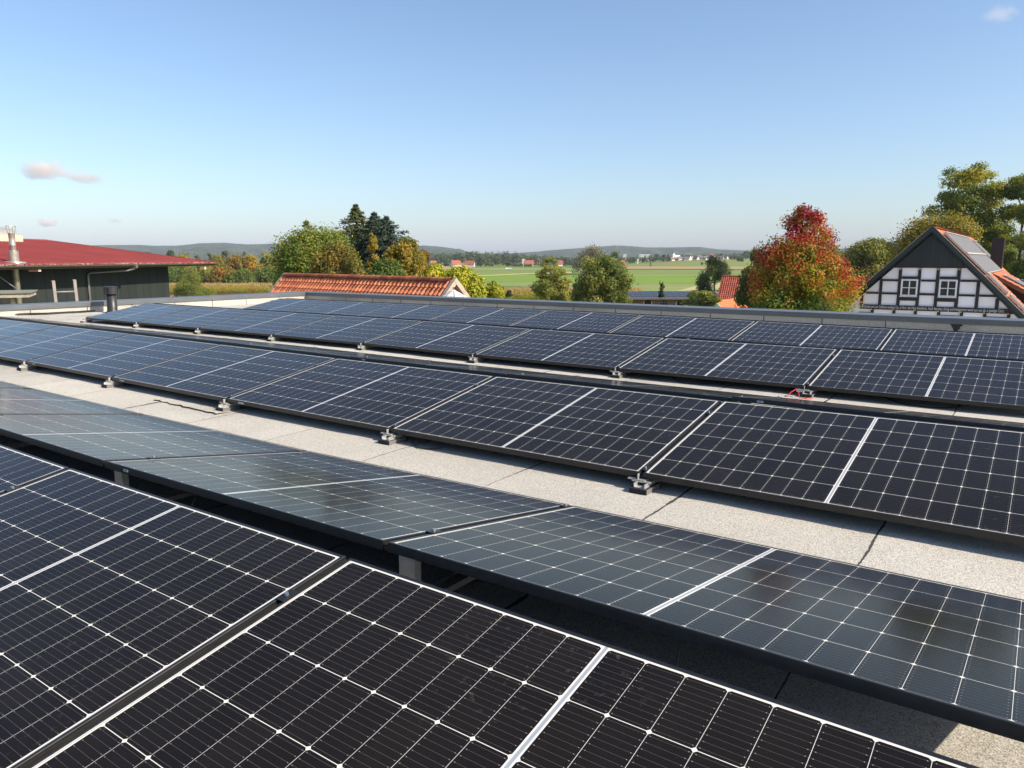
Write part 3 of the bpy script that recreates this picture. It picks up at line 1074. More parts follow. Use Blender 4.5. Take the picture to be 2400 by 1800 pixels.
def ridge_caps(a, b, rad, parent, mat, shift=(0, 0, 0), n=None):
    a, b = np.array(a, float), np.array(b, float)
    L = np.linalg.norm(b - a)
    n = n or int(L / 0.36)
    V, Q, T = [], [], []
    d = (b - a) / L
    s = np.cross(d, (0, 0, 1))
    s /= np.linalg.norm(s)
    nv = 0
    rg = np.random.default_rng(int(L * 10))
    for k in range(n):
        for e, rr in ((0.0, rad * 1.12), (1.08, rad * 0.94)):
            for j in range(9):
                an = math.pi * (j / 8 * 1.1 - 0.05)
                V.append(a + d * (k + e) * L / n + s * rr * math.cos(an) + np.array([0, 0, 1]) * (rr * math.sin(an) * 0.8))
        for j in range(8):
            Q.append((nv + j, nv + j + 1, nv + 10 + j, nv + 9 + j))
        T += [rg.random()] * 18
        nv += 18
    return np_mesh('ridge_cap', np.array(V) - np.array(shift), np.array(Q), mat, parent, False, {'tint': np.array(T)})


# ------------------------------------------------------------------ dark green barn with the red metal roof (left)
BP = pt(77, 605, 30.0)
BAZ = math.radians(-28.0)
bE = np.array([math.sin(BAZ), math.cos(BAZ), 0])          # along the eave, away from the camera
bB = np.array([-math.cos(BAZ), math.sin(BAZ), 0])         # towards the back of the barn
EZ = EYE - 0.345
barn = thing('red_roofed_barn', 'dark green barn with a low red metal roof and grey gutter on the left', 'barn', (BP[0], BP[1], 0), math.atan2(bE[1], bE[0]))


def bl(p):
    """world point -> barn local (x along the eave, y to the back, z up)"""
    q = np.array(p, float) - np.array([BP[0], BP[1], 0])
    return np.array([q @ bE, q @ bB, q[2]])


OH = 1.1
wp0 = np.array([BP[0], BP[1], 0]) + bB * OH
wend = bl(on_plane(395, 650, wp0, bB))[0]
eend = bl(on_plane(503, 615, np.array([BP[0], BP[1], 0]), bB))[0]
BD_, BH_ = 10.6, 1.30
x0b = -14.0
# roof: trapezoidal sheet
prof, x = [], x0b
while x < eend:
    prof += [(x, 0), (x + 0.17, 0), (x + 0.195, 0.04), (x + 0.225, 0.04)]
    x += 0.25
prof.append((eend, 0))
P = np.array([[(a, y, EZ + 0.06 + h + y / BD_ * BH_) for a, h in prof] for y in (-0.06, 2.5, 5, 7.5, BD_)])
grid_mesh('roof', P, M['red_metal'], barn, smooth=False)
MB().prism([(eend - 0.01, -0.08, EZ - 0.06), (eend - 0.01, -0.08, EZ + 0.12), (eend - 0.01, BD_, EZ + 0.12 + BH_), (eend - 0.01, BD_, EZ - 0.06 + BH_)], (0.05, 0, 0)).build('verge_trim', M['red_metal'], barn)
MB().prism([(x0b, BD_ - 0.25, EZ + 0.08 + BH_ * .976), (x0b, BD_, EZ + 0.14 + BH_), (x0b, BD_ + 0.25, EZ + 0.10 + BH_)], (eend - x0b, 0, 0)).build('ridge_trim', M['red_metal'], barn)
P = np.array([[(a, y, EZ + 0.06 + h + BH_ - (y - BD_) / BD_ * BH_) for a, h in prof[::4]] for y in (BD_, 2 * BD_)])
grid_mesh('roof', P, M['red_metal'], barn, smooth=False)
MB().box((x0b, 0, EZ - 0.10), (eend - 0.12, 0.035, EZ + 0.01)).build('fascia', M['wood_brown'], barn)
MB().prism([(x0b, 0.04, EZ - 0.02), (eend - 0.1, 0.04, EZ - 0.02), (eend - 0.1, OH + .6, EZ + 0.12), (x0b, OH + .6, EZ + 0.12)], (0, 0, 0.03)).build('soffit', M['wood_brown'], barn)
MB().box((x0b, OH, 0), (wend, 2 * BD_ - OH, EZ + 0.05)).build('wall', M['green_wall'], barn)
MB().prism([(wend - 0.02, OH, EZ), (wend - 0.02, BD_, EZ + BH_), (wend - 0.02, 2 * BD_ - OH, EZ)], (0.02, 0, 0)).build('gable', M['green_wall'], barn)
# gutter, half round
G_ = []
for i, xx in enumerate(np.linspace(x0b, eend + 0.02, 30)):
    G_.append([(xx, -0.09 + 0.075 * math.cos(math.pi + math.pi * j / 8), EZ + 0.045 + 0.075 * math.sin(math.pi + math.pi * j / 8)) for j in range(9)])
gut = grid_mesh('gutter', np.array(G_), M['zinc'], barn)
mb = MB()
for k in range(26):
    xx = x0b + 0.6 + k * 0.85
    if xx < eend:
        mb.tube([(xx, -0.09 + 0.079 * math.cos(a), EZ + 0.045 + 0.079 * math.sin(a)) for a in np.linspace(math.pi, 2 * math.pi, 8)], 0.008, 5)
mb.build('gutter_bracket', M['zinc'], barn)
# purlin ends under the eave
for px, py in ((90, 632), (479.5, 628.5)):
    q = bl(on_plane(px, py, np.array([BP[0], BP[1], 0]) + bB * 0.05, bB))
    MB().box((q[0] - 0.5, 0.06, q[2] - 0.06), (q[0] - 0.02, 0.20, q[2] + 0.08)).build('purlin', M['wood_brown'], barn)
    MB().box((q[0] - 0.019, 0.04, q[2] - 0.075), (q[0] + 0.13, 0.225, q[2] + 0.095)).build('purlin_end', M['wood_pale'], barn)
# downpipe
q0 = bl(on_plane(315, 625, np.array([BP[0], BP[1], 0]) - bB * 0.05, bB))
q1 = bl(on_plane(312, 638.5, wp0, bB))
q2 = bl(on_plane(206, 640, wp0 - bB * .08, bB))
q3 = bl(on_plane(212, 706, wp0 - bB * .08, bB))
MB().tube([(q0[0], -0.09, EZ), (q0[0], -0.09, EZ - 0.16), (q0[0] - 0.25, 0.2, EZ - 0.26), (q2[0] + .12, OH - 0.08, q2[2] + 0.01), (q2[0], OH - 0.08, q2[2] - 0.10), (q2[0], OH - 0.08, 0.1)], 0.05, 10).build('downpipe', M['zinc'], barn, smooth=True)
MB().box((q0[0] - 0.09, -0.18, EZ - 0.14), (q0[0] + 0.09, 0.0, EZ + 0.06)).build('gutter_outlet', M['zinc'], barn)
# ridge dome light
dend = bl(on_plane(2, 570, np.array([BP[0], BP[1], 0]) + bB * BD_, bB))[0]
D_ = []
for i, xx in enumerate(np.linspace(-13.5, dend, 12)):
    D_.append([(xx, BD_ + 1.2 * math.cos(a), EZ + BH_ + 0.22 + 0.50 * math.sin(a)) for a in np.linspace(0, math.pi, 15)])
dome = grid_mesh('roof_light', np.array(D_), plain('milky_roof_light', (0.30, 0.29, 0.27), 0.35), barn)
MB().box((-13.5, BD_ - 1.3, EZ + BH_ - 0.2), (dend + 0.1, BD_ + 1.3, EZ + BH_ + 0.26)).build('roof_light_kerb', M['wood_pale'], barn)

# stainless flue through the eave
fp = on_plane(33, 607, np.array([BP[0], BP[1], 0]) + bB * 0.72, bB)
fl = thing('stainless_flue', 'stainless steel flue with an open prong cage rising through the red barn roof', 'flue', (fp[0], fp[1], 0))
zt = fp[2] + 1.02
mb = MB().lathe((0, 0, 0), [(0.115, 0.0), (0.115, zt - 1.0), (0.121, zt - 0.99), (0.121, zt - 0.96), (0.115, zt - 0.95), (0.115, zt - 0.5), (0.121, zt - 0.49), (0.121, zt - 0.46), (0.115, zt - 0.45), (0.115, zt - 0.02), (0.121, zt - 0.01), (0.121, zt), (0.12, zt)], 24)
mb.build('pipe', M['steel_flue'], fl, smooth=True)
MB().lathe((0, 0, 0), [(0.45, EZ - 0.05), (0.40, EZ + 0.19), (0.18, EZ + 0.22), (0.175, EZ + 0.62), (0.118, EZ + 0.64)], 24).build('flashing', M['steel_flue'], fl)
for k in range(8):
    a = 2 * math.pi * k / 8
    MB().tube([(0.112 * math.cos(a), 0.112 * math.sin(a), zt - 0.05), (0.18 * math.cos(a), 0.18 * math.sin(a), zt + 0.27)], 0.011, 6).build('prong', M['steel_flue'], fl)
MB().tube([(0.18 * math.cos(a), 0.18 * math.sin(a), zt + 0.27) for a in np.linspace(0, 2 * math.pi, 25)], 0.008, 6).build('top_ring', M['steel_flue'], fl)
q = on_plane(36, 675, fp - bB * .12, bB)
q2 = on_plane(-2, 640, fp - bB * .0, bB)
MB().tube([np.array(q) - np.array([fp[0], fp[1], 0]), np.array(q2) - np.array([fp[0], fp[1], 0]) + np.array([-.3, -.4, .3])], 0.018, 6).build('stay_rod', M['zinc'], fl)

# corner of a timber canopy at the left edge
cp0 = pt(68, 697, 24.0)
ca = thing('timber_canopy', 'corner of a weathered timber canopy with a mossy flat top at the left edge', 'canopy', (cp0[0], cp0[1], 0), math.radians(62))
zc = cp0[2]
MB().box((-2.2, 0, zc), (0, 2.0, zc + 0.13)).build('edge_board', M['wood_grey'], ca)
MB().box((-2.25, -0.05, zc + 0.132), (0.05, 2.05, zc + 0.17)).build('roof_top', M['moss_top'], ca)
for xx in (-0.55, -1.9):
    MB().box((xx, 0.3, 0), (xx + 0.12, 0.42, zc - 0.001)).build('post', M['wood_pale'], ca)

# ------------------------------------------------------------------ shed with the orange pantile roof (centre left)
A_ = pt(1062.6, 657.5, 25.0)
B_ = pt(669, 645, 32.8)
zr_ = 0.5 * (A_[2] + B_[2])
rd = (B_ - A_)
rd[2] = 0
RL = np.linalg.norm(rd)
rd /= RL
sd = np.array([rd[1], -rd[0], 0])
if sd @ np.array([FH[0], FH[1], 0]) > 0:
    sd = -sd                               # towards the camera
shed = thing('tiled_shed', 'long low shed with a sunlit orange pantile roof and pale verge boards', 'shed', (A_[0], A_[1], 0))
sh = (A_[0], A_[1], 0)
pa = math.radians(47)
for sgn in (1, -1):
    us = sd * math.cos(pa) * sgn + np.array([0, 0, -math.sin(pa)])
    o = np.array([A_[0], A_[1], zr_])
    tile_roof('roof_slope', M['tile_orange'], o, rd, us, RL, 3.4, shed, 0.235, 0.34, 0.052, 0.026, seed=4, shift=sh)
    for e in (0, 1):
        c = o + rd * (RL * e)
        MB().prism([c + rd * (-0.16 if e == 0 else 0.0) + np.array([0, 0, 0.10]), c + rd * (-0.16 if e == 0 else 0.0) + us * 3.5 + np.array([0, 0, 0.10]), c + rd * (-0.16 if e == 0 else 0.0) + us * 3.5 + np.array([0, 0, -0.12]), c + rd * (-0.16 if e == 0 else 0.0) + np.array([0, 0, -0.12])], rd * 0.16).build('verge_board', M['wood_grey'], shed, shift=sh)
ridge_caps(np.array([A_[0], A_[1], zr_ + 0.0]), np.array([A_[0], A_[1], zr_ + 0.0]) + rd * RL, 0.13, shed, M['tile_orange'], shift=sh)
hw = 3.2 * math.cos(pa)
o = np.array([A_[0], A_[1], 0]) + rd * 0.55
pol = [o + sd * hw, o + sd * hw + np.array([0, 0, zr_ - 3.2 * math.sin(pa) - .1]), o + np.array([0, 0, zr_ - 0.12]), o - sd * hw + np.array([0, 0, zr_ - 3.2 * math.sin(pa) - .1]), o - sd * hw]
MB().prism(pol, rd * (RL - 1.0)).build('wall', M['brick'], shed, shift=sh)

# pale parasol standing at the shed's gable
pp = pt(1063, 679, 23.6)
para = thing('parasol', 'pale grey half-open parasol standing at the gable end of the orange-tiled shed', 'parasol', (pp[0], pp[1], 0))
V, F = [(0, 0, pp[2] + 0.02)], []
nseg = 16
for rr, zz in ((0.12, -0.06), (0.75, -0.42), (1.25, -0.80), (1.27, -0.92)):
    for k in range(nseg):
        a = 2 * math.pi * k / nseg
        r2 = rr * (1.0 if k % 2 == 0 else 0.93)
        V.append((r2 * math.cos(a), r2 * math.sin(a), pp[2] + zz - (0.0 if k % 2 == 0 else 0.05 * rr)))
for k in range(nseg):
    F.append((0, 1 + k, 1 + (k + 1) % nseg))
for r in range(3):
    for k in range(nseg):
        F.append((1 + r * nseg + k, 1 + (r + 1) * nseg + k, 1 + (r + 1) * nseg + (k + 1) % nseg, 1 + r * nseg + (k + 1) % nseg))
MB().add(V, F).build('canopy', M['tarp'], para)
mb = MB()
for k in range(0, nseg, 2):
    a = 2 * math.pi * k / nseg
    MB().tube([(0, 0, pp[2] + 0.0), (0.76 * math.cos(a), 0.76 * math.sin(a), pp[2] - 0.43), (1.26 * math.cos(a), 1.26 * math.sin(a), pp[2] - 0.82)], 0.012, 5).build('rib', M['zinc'], para)
MB().tube([(0, 0, 0), (0, 0, pp[2] + 0.08)], 0.025, 8).build('pole', M['zinc'], para)
# ------------------------------------------------------------------ half-timbered house (right)
HY = 45.6


def hc(a, b):
    """gable-plane point (x, z) of a position measured in a close-up of the gable"""
    p = on_y(2000 + a * 400 / 2212, 500 + b * 300 / 1659, HY)
    return p[0], p[2]


AX, AZ = hc(1035, 170)
hs = (AX, HY, 0)
house = thing('timber_framed_house', 'half-timbered house with white panels, dark green gable top and black beams on the right', 'house', hs)
SL = math.radians(45.5)
tn = math.tan(SL)


def HB(name, mb, mat):
    return mb.build(name, mat, house, shift=hs)


eave = 5.6
zb = AZ - 0.42
MB().prism([(AX - eave + .3, HY + 0.06, 0), (AX + eave - .3, HY + 0.06, 0), (AX + eave - .3, HY + 0.06, zb - (eave - .3) * tn), (AX, HY + 0.06, zb), (AX - eave + .3, HY + 0.06, zb - (eave - .3) * tn)], (0, 22, 0)).build('plaster_wall', M['plaster'], house, shift=hs)
_, zcol = hc(1000, 680)
# boarded gable top
d = (zb - zcol) / tn
HB('gable_cladding', MB().prism([(AX - d - .02, HY - 0.06, zcol), (AX + d + .02, HY - 0.06, zcol), (AX, HY - 0.06, zb + .02)], (0, 0.11, 0)), M['green_board'])
_, zc1 = hc(1000, 708)
HB('collar_beam', MB().box((AX - d - .12, HY - 0.02, zc1), (AX + d + .12, HY + 0.07, zcol - 0.002)), M['timber'])


def rz_at(x):
    return zb - abs(x - AX) * tn


fr = MB()


def post(a0, b0, a1, b1, w=38):
    x0, z0 = hc(a0, b0)
    x1, z1 = hc(a1, b1)
    x = (x0 + x1) / 2
    hw_ = w * 0.5 * (400 / 2212) / FPX * 40.5 * 0.95
    fr.box((x - hw_, HY - 0.008, min(z0, z1)), (x + hw_, HY + 0.07, min(max(z0, z1), rz_at(x) - 0.02)))
    return x, hw_


def hbeam(a0, b0, a1, b1, th):
    x0, z0 = hc(a0, b0)
    x1, z1 = hc(a1, b1)
    z = (z0 + z1) / 2
    h = th * 0.5 * (300 / 1659) / FPX * 40.5
    fr.box((x0, HY - 0.004, z - h), (x1, HY + 0.07, z + h))


_, zs0 = hc(1000, 1218)
posts = [post(110, 1045, 105, 1205, 34), post(365, 825, 337, 1205, 36), post(611, 715, 575, 1210, 38), post(861, 715, 823, 1215, 38), post(1101, 715, 1058, 1225, 38),
         post(1367, 715, 1332, 1232, 42), post(1625, 850, 1590, 1242, 38), post(1866, 1090, 1856, 1250, 40)]
hbeam(385, 866, 592, 868, 26)
hbeam(630, 832, 842, 834, 30)
hbeam(880, 872, 1082, 874, 26)
hbeam(1120, 836, 1348, 838, 32)
hbeam(1387, 874, 1610, 878, 26)
hbeam(150, 1030, 325, 1032, 24)
hbeam(355, 1036, 575, 1040, 26)
hbeam(855, 1048, 1048, 1052, 28)
hbeam(1365, 1062, 1575, 1066, 26)
hbeam(1625, 1068, 1850, 1072, 26)
hbeam(595, 1108, 808, 1112, 44)
hbeam(1082, 1120, 1318, 1124, 48)
# lower storey just above the parapet
for a0, b0, a1, b1 in ((235, 1235, 232, 1300), (515, 1245, 511, 1325), (793, 1250, 789, 1330), (1094, 1262, 1090, 1340), (1390, 1268, 1386, 1348), (1690, 1282, 1686, 1362), (2000, 1292, 1996, 1372)):
    x, w_ = post(a0, b0, a1, b1 + 260, 36)
for a0, a1, b in ((60, 240, 1292), (500, 800, 1318), (1078, 1400, 1334), (1675, 2015, 1356)):
    hbeam(a0, b, a1, b + 4, 26)
HB('timber_frame', fr, M['timber'])
# sill beam with the carved house inscription
xs0, zs_a = hc(85, 1204)
xs1, zs_b = hc(2085, 1278)
zsm = 0.5 * (zs_a + zs_b)
HB('inscription_beam', MB().box((xs0, HY - 0.030, zsm - 0.125), (xs1, HY + 0.07, zsm + 0.125)), M['timber'])
txt = 'Vor Feuersbrand und vor Gefahren wollest Du, o Herr, das Haus bewahren. Auch Seuchen, Krieg und Hungersnot wend von uns ab, o guetiger Gott.'
fc = bpy.data.curves.new('inscription', 'FONT')
fc.body = txt
fc.size = 0.2
fc.extrude = 0.003
fo = bpy.data.objects.new('inscription_tmp', fc)
COL.objects.link(fo)
bpy.context.view_layer.update()
dg = bpy.context.evaluated_depsgraph_get()
tm = bpy.data.meshes.new_from_object(fo.evaluated_get(dg))
bpy.data.objects.remove(fo)
tv = np.array([v.co[:] for v in tm.vertices])
xa, _ = hc(20, 1204)
xb, _ = hc(1955, 1275)
sx = (xb - xa) / (tv[:, 0].max() - tv[:, 0].min())
sz = 0.165 / 0.2 / 0.72
for v, c in zip(tm.vertices, tv):
    v.co = (xa + (c[0] - tv[:, 0].min()) * sx - AX, -0.033 - c[2], zsm - 0.055 + c[1] * sz)
tm.materials.clear()
tm.materials.append(M['letter'])
for p_ in tm.polygons:
    p_.material_index = 0
link('inscription', tm, house)
# yellow painted peg ends at the post heads
for a, b in ((611, 724), (861, 727), (1101, 727), (1371, 727), (232, 1243), (513, 1252), (791, 1260), (1094, 1272), (1388, 1281), (1690, 1294), (1999, 1306)):
    x, z = hc(a, b)
    HB('peg', MB().box((x - 0.055, HY - 0.036, z - 0.026), (x + 0.055, HY - 0.009, z + 0.026)), M['gold'])
# two white windows of four panes
for (a0, b0, a1, b1) in ((612, 852, 822, 1078), (1107, 858, 1332, 1090)):
    x0, z1 = hc((a0 + 12), b0)
    x1, z0 = hc((a1 + 2), b1)
    fw = MB()
    t = 0.085
    fw.box((x0, HY - 0.02, z0), (x0 + t, HY + 0.09, z1)).box((x1 - t, HY - 0.02, z0), (x1, HY + 0.09, z1))
    fw.box((x0 + t, HY - 0.02, z0), (x1 - t, HY + 0.09, z0 + t)).box((x0 + t, HY - 0.02, z1 - t), (x1 - t, HY + 0.09, z1))
    xm, zm = (x0 + x1) / 2, (z0 + z1) / 2
    fw.box((xm - 0.028, HY - 0.012, z0 + t), (xm + 0.028, HY + 0.05, z1 - t))
    fw.box((x0 + t, HY - 0.009, zm - 0.02), (xm - 0.028, HY + 0.05, zm + 0.02)).box((xm + 0.028, HY - 0.009, zm - 0.02), (x1 - t, HY + 0.05, zm + 0.02))
    w = HB('window', fw, M['win_white'])
    MB().box((x0 + t, HY + 0.02, z0 + t), (x1 - t, HY + 0.03, z1 - t)).build('pane', M['win_glass'], w, shift=hs)
    MB().box((x0 - 0.03, HY - 0.06, z0 - 0.03), (x1 + 0.03, HY - 0.021, z0 - 0.002)).build('sill', M['win_white'], w, shift=hs)
# roof slopes, verge boards
RLEN = 22.0
ev = eave + 0.35
for sgn in (-1, 1):
    us = np.array([sgn * math.cos(SL), 0, -math.sin(SL)])
    o = np.array([AX, HY - 0.30, AZ - 0.06])
    tile_roof('roof_slope', M['tile_orange'], o, (0, 1, 0), us, RLEN, ev / math.cos(SL) - (0.0 if sgn < 0 else 0.0), house, 0.24, 0.36, 0.034, 0.02, seed=8 + sgn, shift=hs)
    nn = np.array([sgn * math.sin(SL), 0, math.cos(SL)])
    o2 = np.array([AX, HY - 0.34, AZ - 0.02])
    L = ev / math.cos(SL)
    e0 = o2 + us * (0.0 if sgn < 0 else 0.0)
    MB().prism([e0 + np.array([0, 0, 0.06]), e0 + us * L + nn * 0.03, e0 + us * L - nn * 0.22, e0 - np.array([0, 0, 0.32])], (0, 0.035, 0)).build('verge_board', M['green_trim'], house, shift=hs)
    MB().prism([e0 - nn * 0.19 + us * .2, e0 - nn * 0.16 + us * .2, e0 + us * L - nn * 0.16, e0 + us * L - nn * 0.19], (0, 0.36, 0)).build('verge_soffit', M['green_trim'], house, shift=hs)
    MB().prism([e0 + nn * 0.030, e0 + nn * 0.065, e0 + us * L + nn * 0.065, e0 + us * L + nn * 0.030], (0, 0.14, 0)).build('verge_tile_edge', M['wood_grey'], house, shift=hs)
ridge_caps((AX, HY - 0.3, AZ - 0.05), (AX, HY - 0.3 + RLEN, AZ - 0.05), 0.15, house, M['tile_orange'], shift=hs)

# the sunlit right-hand slope: collectors, chimney, side wing
usR = np.array([math.cos(SL), 0, -math.sin(SL)])
nnR = np.array([math.sin(SL), 0, math.cos(SL)])
pR = np.array([AX, HY, AZ])


def hr(a, b, lift=0.0):
    return on_plane(2000 + a * 400 / 2212, 500 + b * 300 / 1659, pR + nnR * lift, nnR)


def collector(y0, y1, s0, s1, name='solar_collector'):
    """tube collector lying on the slope between two depths and two distances down the slope"""
    o = pR + usR * s0 + nnR * 0.09
    o = np.array([o[0], y0, o[2]])
    W_, L_ = y1 - y0, s1 - s0
    mb = MB()
    nt = int(W_ / 0.11)
    for k in range(nt):
        c = (k + 0.5) * W_ / nt
        mb.tube([(c, 0.04, 0.05), (c, L_ - 0.04, 0.05)], 0.04, 7)
    mb.box((0, 0, 0), (W_, L_, 0.012))
    b = mb.build(name, M['tube_grey'], house)
    mf = MB().box((0, -0.06, 0), (W_, 0.0, 0.13)).box((0, L_, 0), (W_, L_ + 0.05, 0.11)).box((-0.05, -0.06, -0.01), (-0.001, L_ + 0.05, 0.06)).box((W_ + 0.001, -0.06, -0.01), (W_ + 0.05, L_ + 0.05, 0.06))
    f = mf.build('collector_frame', M['white_alu'], b)
    ex, ey = np.array([0, 1.0, 0]), usR
    ez = nnR
    b.matrix_local = Matrix(((ex[0], ey[0], ez[0], o[0] - hs[0]), (ex[1], ey[1], ez[1], o[1] - hs[1]), (ex[2], ey[2], ez[2], o[2] - hs[2]), (0, 0, 0, 1)))
    return b


M['tube_grey'] = plain('grey_glass_tubes', (0.19, 0.18, 0.165), 0.22, 0.2, 0.15, 20)
M['white_alu'] = plain('pale_collector_frame', (0.48, 0.45, 0.40), 0.4, 0.4, 0.08, 10)


def slope_s(p):
    return float(np.dot(np.array(p) - pR, usR))


c0, c1, c2, c3_ = hr(1232, 296), hr(1480, 352), hr(1480, 545), hr(1745, 785)
c4, c5 = hr(1900, 765), hr(1690, 548)
ya, yb = 0.5 * (c0[1] + c3_[1]), 0.5 * (c1[1] + c4[1])
s_a, s_b, s_c = slope_s(c0), slope_s(c2), slope_s(c3_)
ya = HY + 0.55
yb = max(yb, ya + 2.0)
collector(ya, yb, s_a, s_b - 0.03)
collector(ya, yb, s_b + 0.10, s_c)
collector(yb + 1.2, yb + 4.2, s_a + 0.25, s_a + 2.5)
s_d, s_e = slope_s(hr(1790, 800)), slope_s(hr(2020, 1030))
collector(ya - 0.05, ya + 1.1, s_d + 0.05, s_e - 0.05)
collector(ya - 0.05, ya + 1.1, s_e + 0.15, s_e + 2.0)
# chimney
k0, k1 = hr(1800, 640), hr(1945, 800)
cx_, cy_ = k1[0] - 0.3, k1[1] - 0.1
ctop = on_y(2000 + 1905 * 400 / 2212, 500 + 322 * 300 / 1659, cy_)[2]
xl_ = on_y(2000 + 1800 * 400 / 2212, 560, cy_)[0]
xr_ = on_y(2000 + 1958 * 400 / 2212, 560, cy_)[0]
ch = HB('chimney', MB().box((xl_, cy_, k1[2] - 2.0), (xr_, cy_ + 0.75, ctop - 0.06)), M['dark_brick'])
MB().box((xl_ - 0.03, cy_ - 0.03, ctop - 0.0595), (xr_ + 0.03, cy_ + 0.78, ctop)).build('chimney_cap', M['tar'], ch, shift=hs)
MB().box((xr_ + 0.001, cy_ + 0.02, k1[2] - 1.0), (xr_ + 0.05, cy_ + 0.09, ctop - 0.07)).build('edge_strip', M['zinc'], ch, shift=hs)
# side wing: flatter roof plane leaving the main slope to the right
w0 = hr(1815, 780, 0.05)
WY = w0[1]
w1 = on_y(2000 + 2212 * 400 / 2212, 500 + 985 * 300 / 1659, WY)
wd = (w1 - w0)
wlen = np.linalg.norm(wd) * 1.9
wd /= np.linalg.norm(wd)
tile_roof('wing_roof', M['tile_orange'], w0 + np.array([0, 0.0, 0.02]), (0, 1, 0), wd, 9.0, wlen, house, 0.24, 0.36, 0.03, 0.018, seed=21, shift=hs)
zW = w0 + wd * wlen
MB().prism([w0 + np.array([0, -.03, -0.02]), zW + np.array([0, -.03, -0.02]), zW + np.array([0, -.03, -0.26]), w0 + np.array([-.0, -.03, -0.26])], (0, 0.05, 0)).build('wing_verge', M['wood_brown'], house, shift=hs)
MB().prism([(w0[0] - .1, WY + .25, w0[2] - .1), (zW[0] - .4, WY + .25, zW[2] - .05), (zW[0] - .4, WY + .25, 0), (w0[0] - .1, WY + .25, 0)], (0, 8.5, 0)).build('wing_wall', M['dark_brick'], house, shift=hs)
nW = np.cross((0, 1, 0), wd)
if nW[2] < 0:
    nW = -nW
for (ds, L_, dy, W_) in ((0.55, 1.9, 0.9, 1.6), (2.55, 2.2, 0.9, 1.6), (1.2, 2.6, 3.0, 1.8)):
    o = w0 + wd * ds + nW * 0.09 + np.array([0, dy, 0])
    b = MB().obox(o, np.array([0, W_, 0]), wd * L_, nW * 0.07).build('roof_collector', M['tube_grey'], house, shift=hs)
    MB().obox(o + nW * 0.0701 + wd * L_, np.array([0, W_, 0]), wd * 0.08, nW * 0.012).obox(o - wd * 0.081, np.array([0, W_, 0]), wd * 0.08, nW * 0.085).build('collector_frame', M['white_alu'], b, shift=hs)
o = w0 + wd * 1.4 + nW * 0.09 + np.array([0, 5.2, 0])
b = MB().obox(o, np.array([0, 1.0, 0]), wd * 1.9, nW * 0.08).build('roof_window', M['win_glass'], house, shift=hs)
MB().obox(o - wd * 0.1, np.array([0, 1.0, 0]), wd * 0.099, nW * 0.14).obox(o - np.array([0, .09, 0]), np.array([0, 0.089, 0]), wd * 1.9, nW * 0.12).build('roof_window_frame', M['zinc'], b, shift=hs)

# ------------------------------------------------------------------ low brick stable with dark panels on its roof
SP = pt(1560, 699, 110.0)
stb = thing('brick_stable', 'low red brick stable with arched windows and dark panels on its roof beyond the parapet', 'building', (SP[0], SP[1], -2.7), -YAW + 0.02)
ez_ = SP[2] + 2.7


def sl(px, py, y=0.0):
    """point on the stable's front plane, local x and z"""
    c, s = math.cos(-YAW + 0.02), math.sin(-YAW + 0.02)
    n = np.array([-s, c, 0])
    p = on_plane(px, py, np.array([SP[0], SP[1], 0]) + n * y, n)
    q = p - np.array([SP[0], SP[1], 0])
    return q[0] * c + q[1] * s, p[2] + 2.7


xL, xR = sl(1440, 700)[0], sl(1760, 700)[0]
fw = MB()
wins = [(1460, 1468, 704, 712), (1510, 1526.5, 702.5, 716), (1547.5, 1563.5, 703.5, 714.5), (1586, 1603.5, 704, 717)]
MB().box((xL, 0.45, 0), (xR, 8.2, ez_ - 0.05)).build('wall', M['brick'], stb)
for k, (a, b_, c, d_) in enumerate(wins):
    x0, z1 = sl(a, c, .45)
    x1, z0 = sl(b_, d_, .45)
    P = [(x0, 0.44, z0), (x1, 0.44, z0)] + [(x1 - (x1 - x0) * j / 8, 0.44, z1 - 0.28 + 0.28 * math.sin(math.pi * j / 8)) for j in range(9)]
    w = MB().prism(P, (0, 0.02, 0)).build('window', M['win_glass'], stb)
    fm = MB()
    if k == 2:
        for j in range(1, 3):
            xx = x0 + (x1 - x0) * j / 3
            fm.box((xx - 0.05, 0.425, z0), (xx + 0.05, 0.4395, z1 - 0.02))
        fm.box((x0, 0.42, (z0 + z1) / 2 - 0.04), (x1, 0.4245, (z0 + z1) / 2 + 0.04))
    fm.box((x0 - 0.09, 0.36, z0 - 0.16), (x1 + 0.09, 0.4395, z0 - 0.001))
    fm.box((x0 - 0.09, 0.415, z0), (x0 - 0.001, 0.4395, z1 - 0.2)).box((x1 + 0.001, 0.415, z0), (x1 + 0.09, 0.4395, z1 - 0.2))
    fm.build('window_frame', M['win_white'] if k != 2 else M['zinc'], w)
x0, z1 = sl(1625.5, 704, .45)
x1, _ = sl(1637.5, 704, .45)
MB().box((x0, 0.42, 0), (x1, 0.4495, z1)).build('door', M['pale_door'], stb)
x0, z1 = sl(1609, 700, .4)
MB().tube([(x0, 0.33, ez_ - 0.1), (x0, 0.33, 0)], 0.09, 8).build('downpipe', M['white_trim'], stb)
rp = 0.174
rs = np.array([0, math.cos(rp), math.sin(rp)])
yr = 4.2
rt = ez_ + 0.02
MB().prism([(xL - .2, -0.05, rt), (xR, -0.05, rt), (xR, yr, rt + yr * math.tan(rp)), (xL - .2, yr, rt + yr * math.tan(rp))], (0, 0, 0.06)).build('roof', M['grey_roof'], stb)
MB().prism([(xL - .2, yr, rt + yr * math.tan(rp)), (xR, yr, rt + yr * math.tan(rp)), (xR, 2 * yr + .3, rt), (xL - .2, 2 * yr + .3, rt)], (0, 0, 0.06)).build('roof', M['grey_roof'], stb)
MB().box((xL - .2, -0.16, rt - 0.20), (xR, -0.052, rt + 0.03)).build('gutter', M['zinc'], stb)
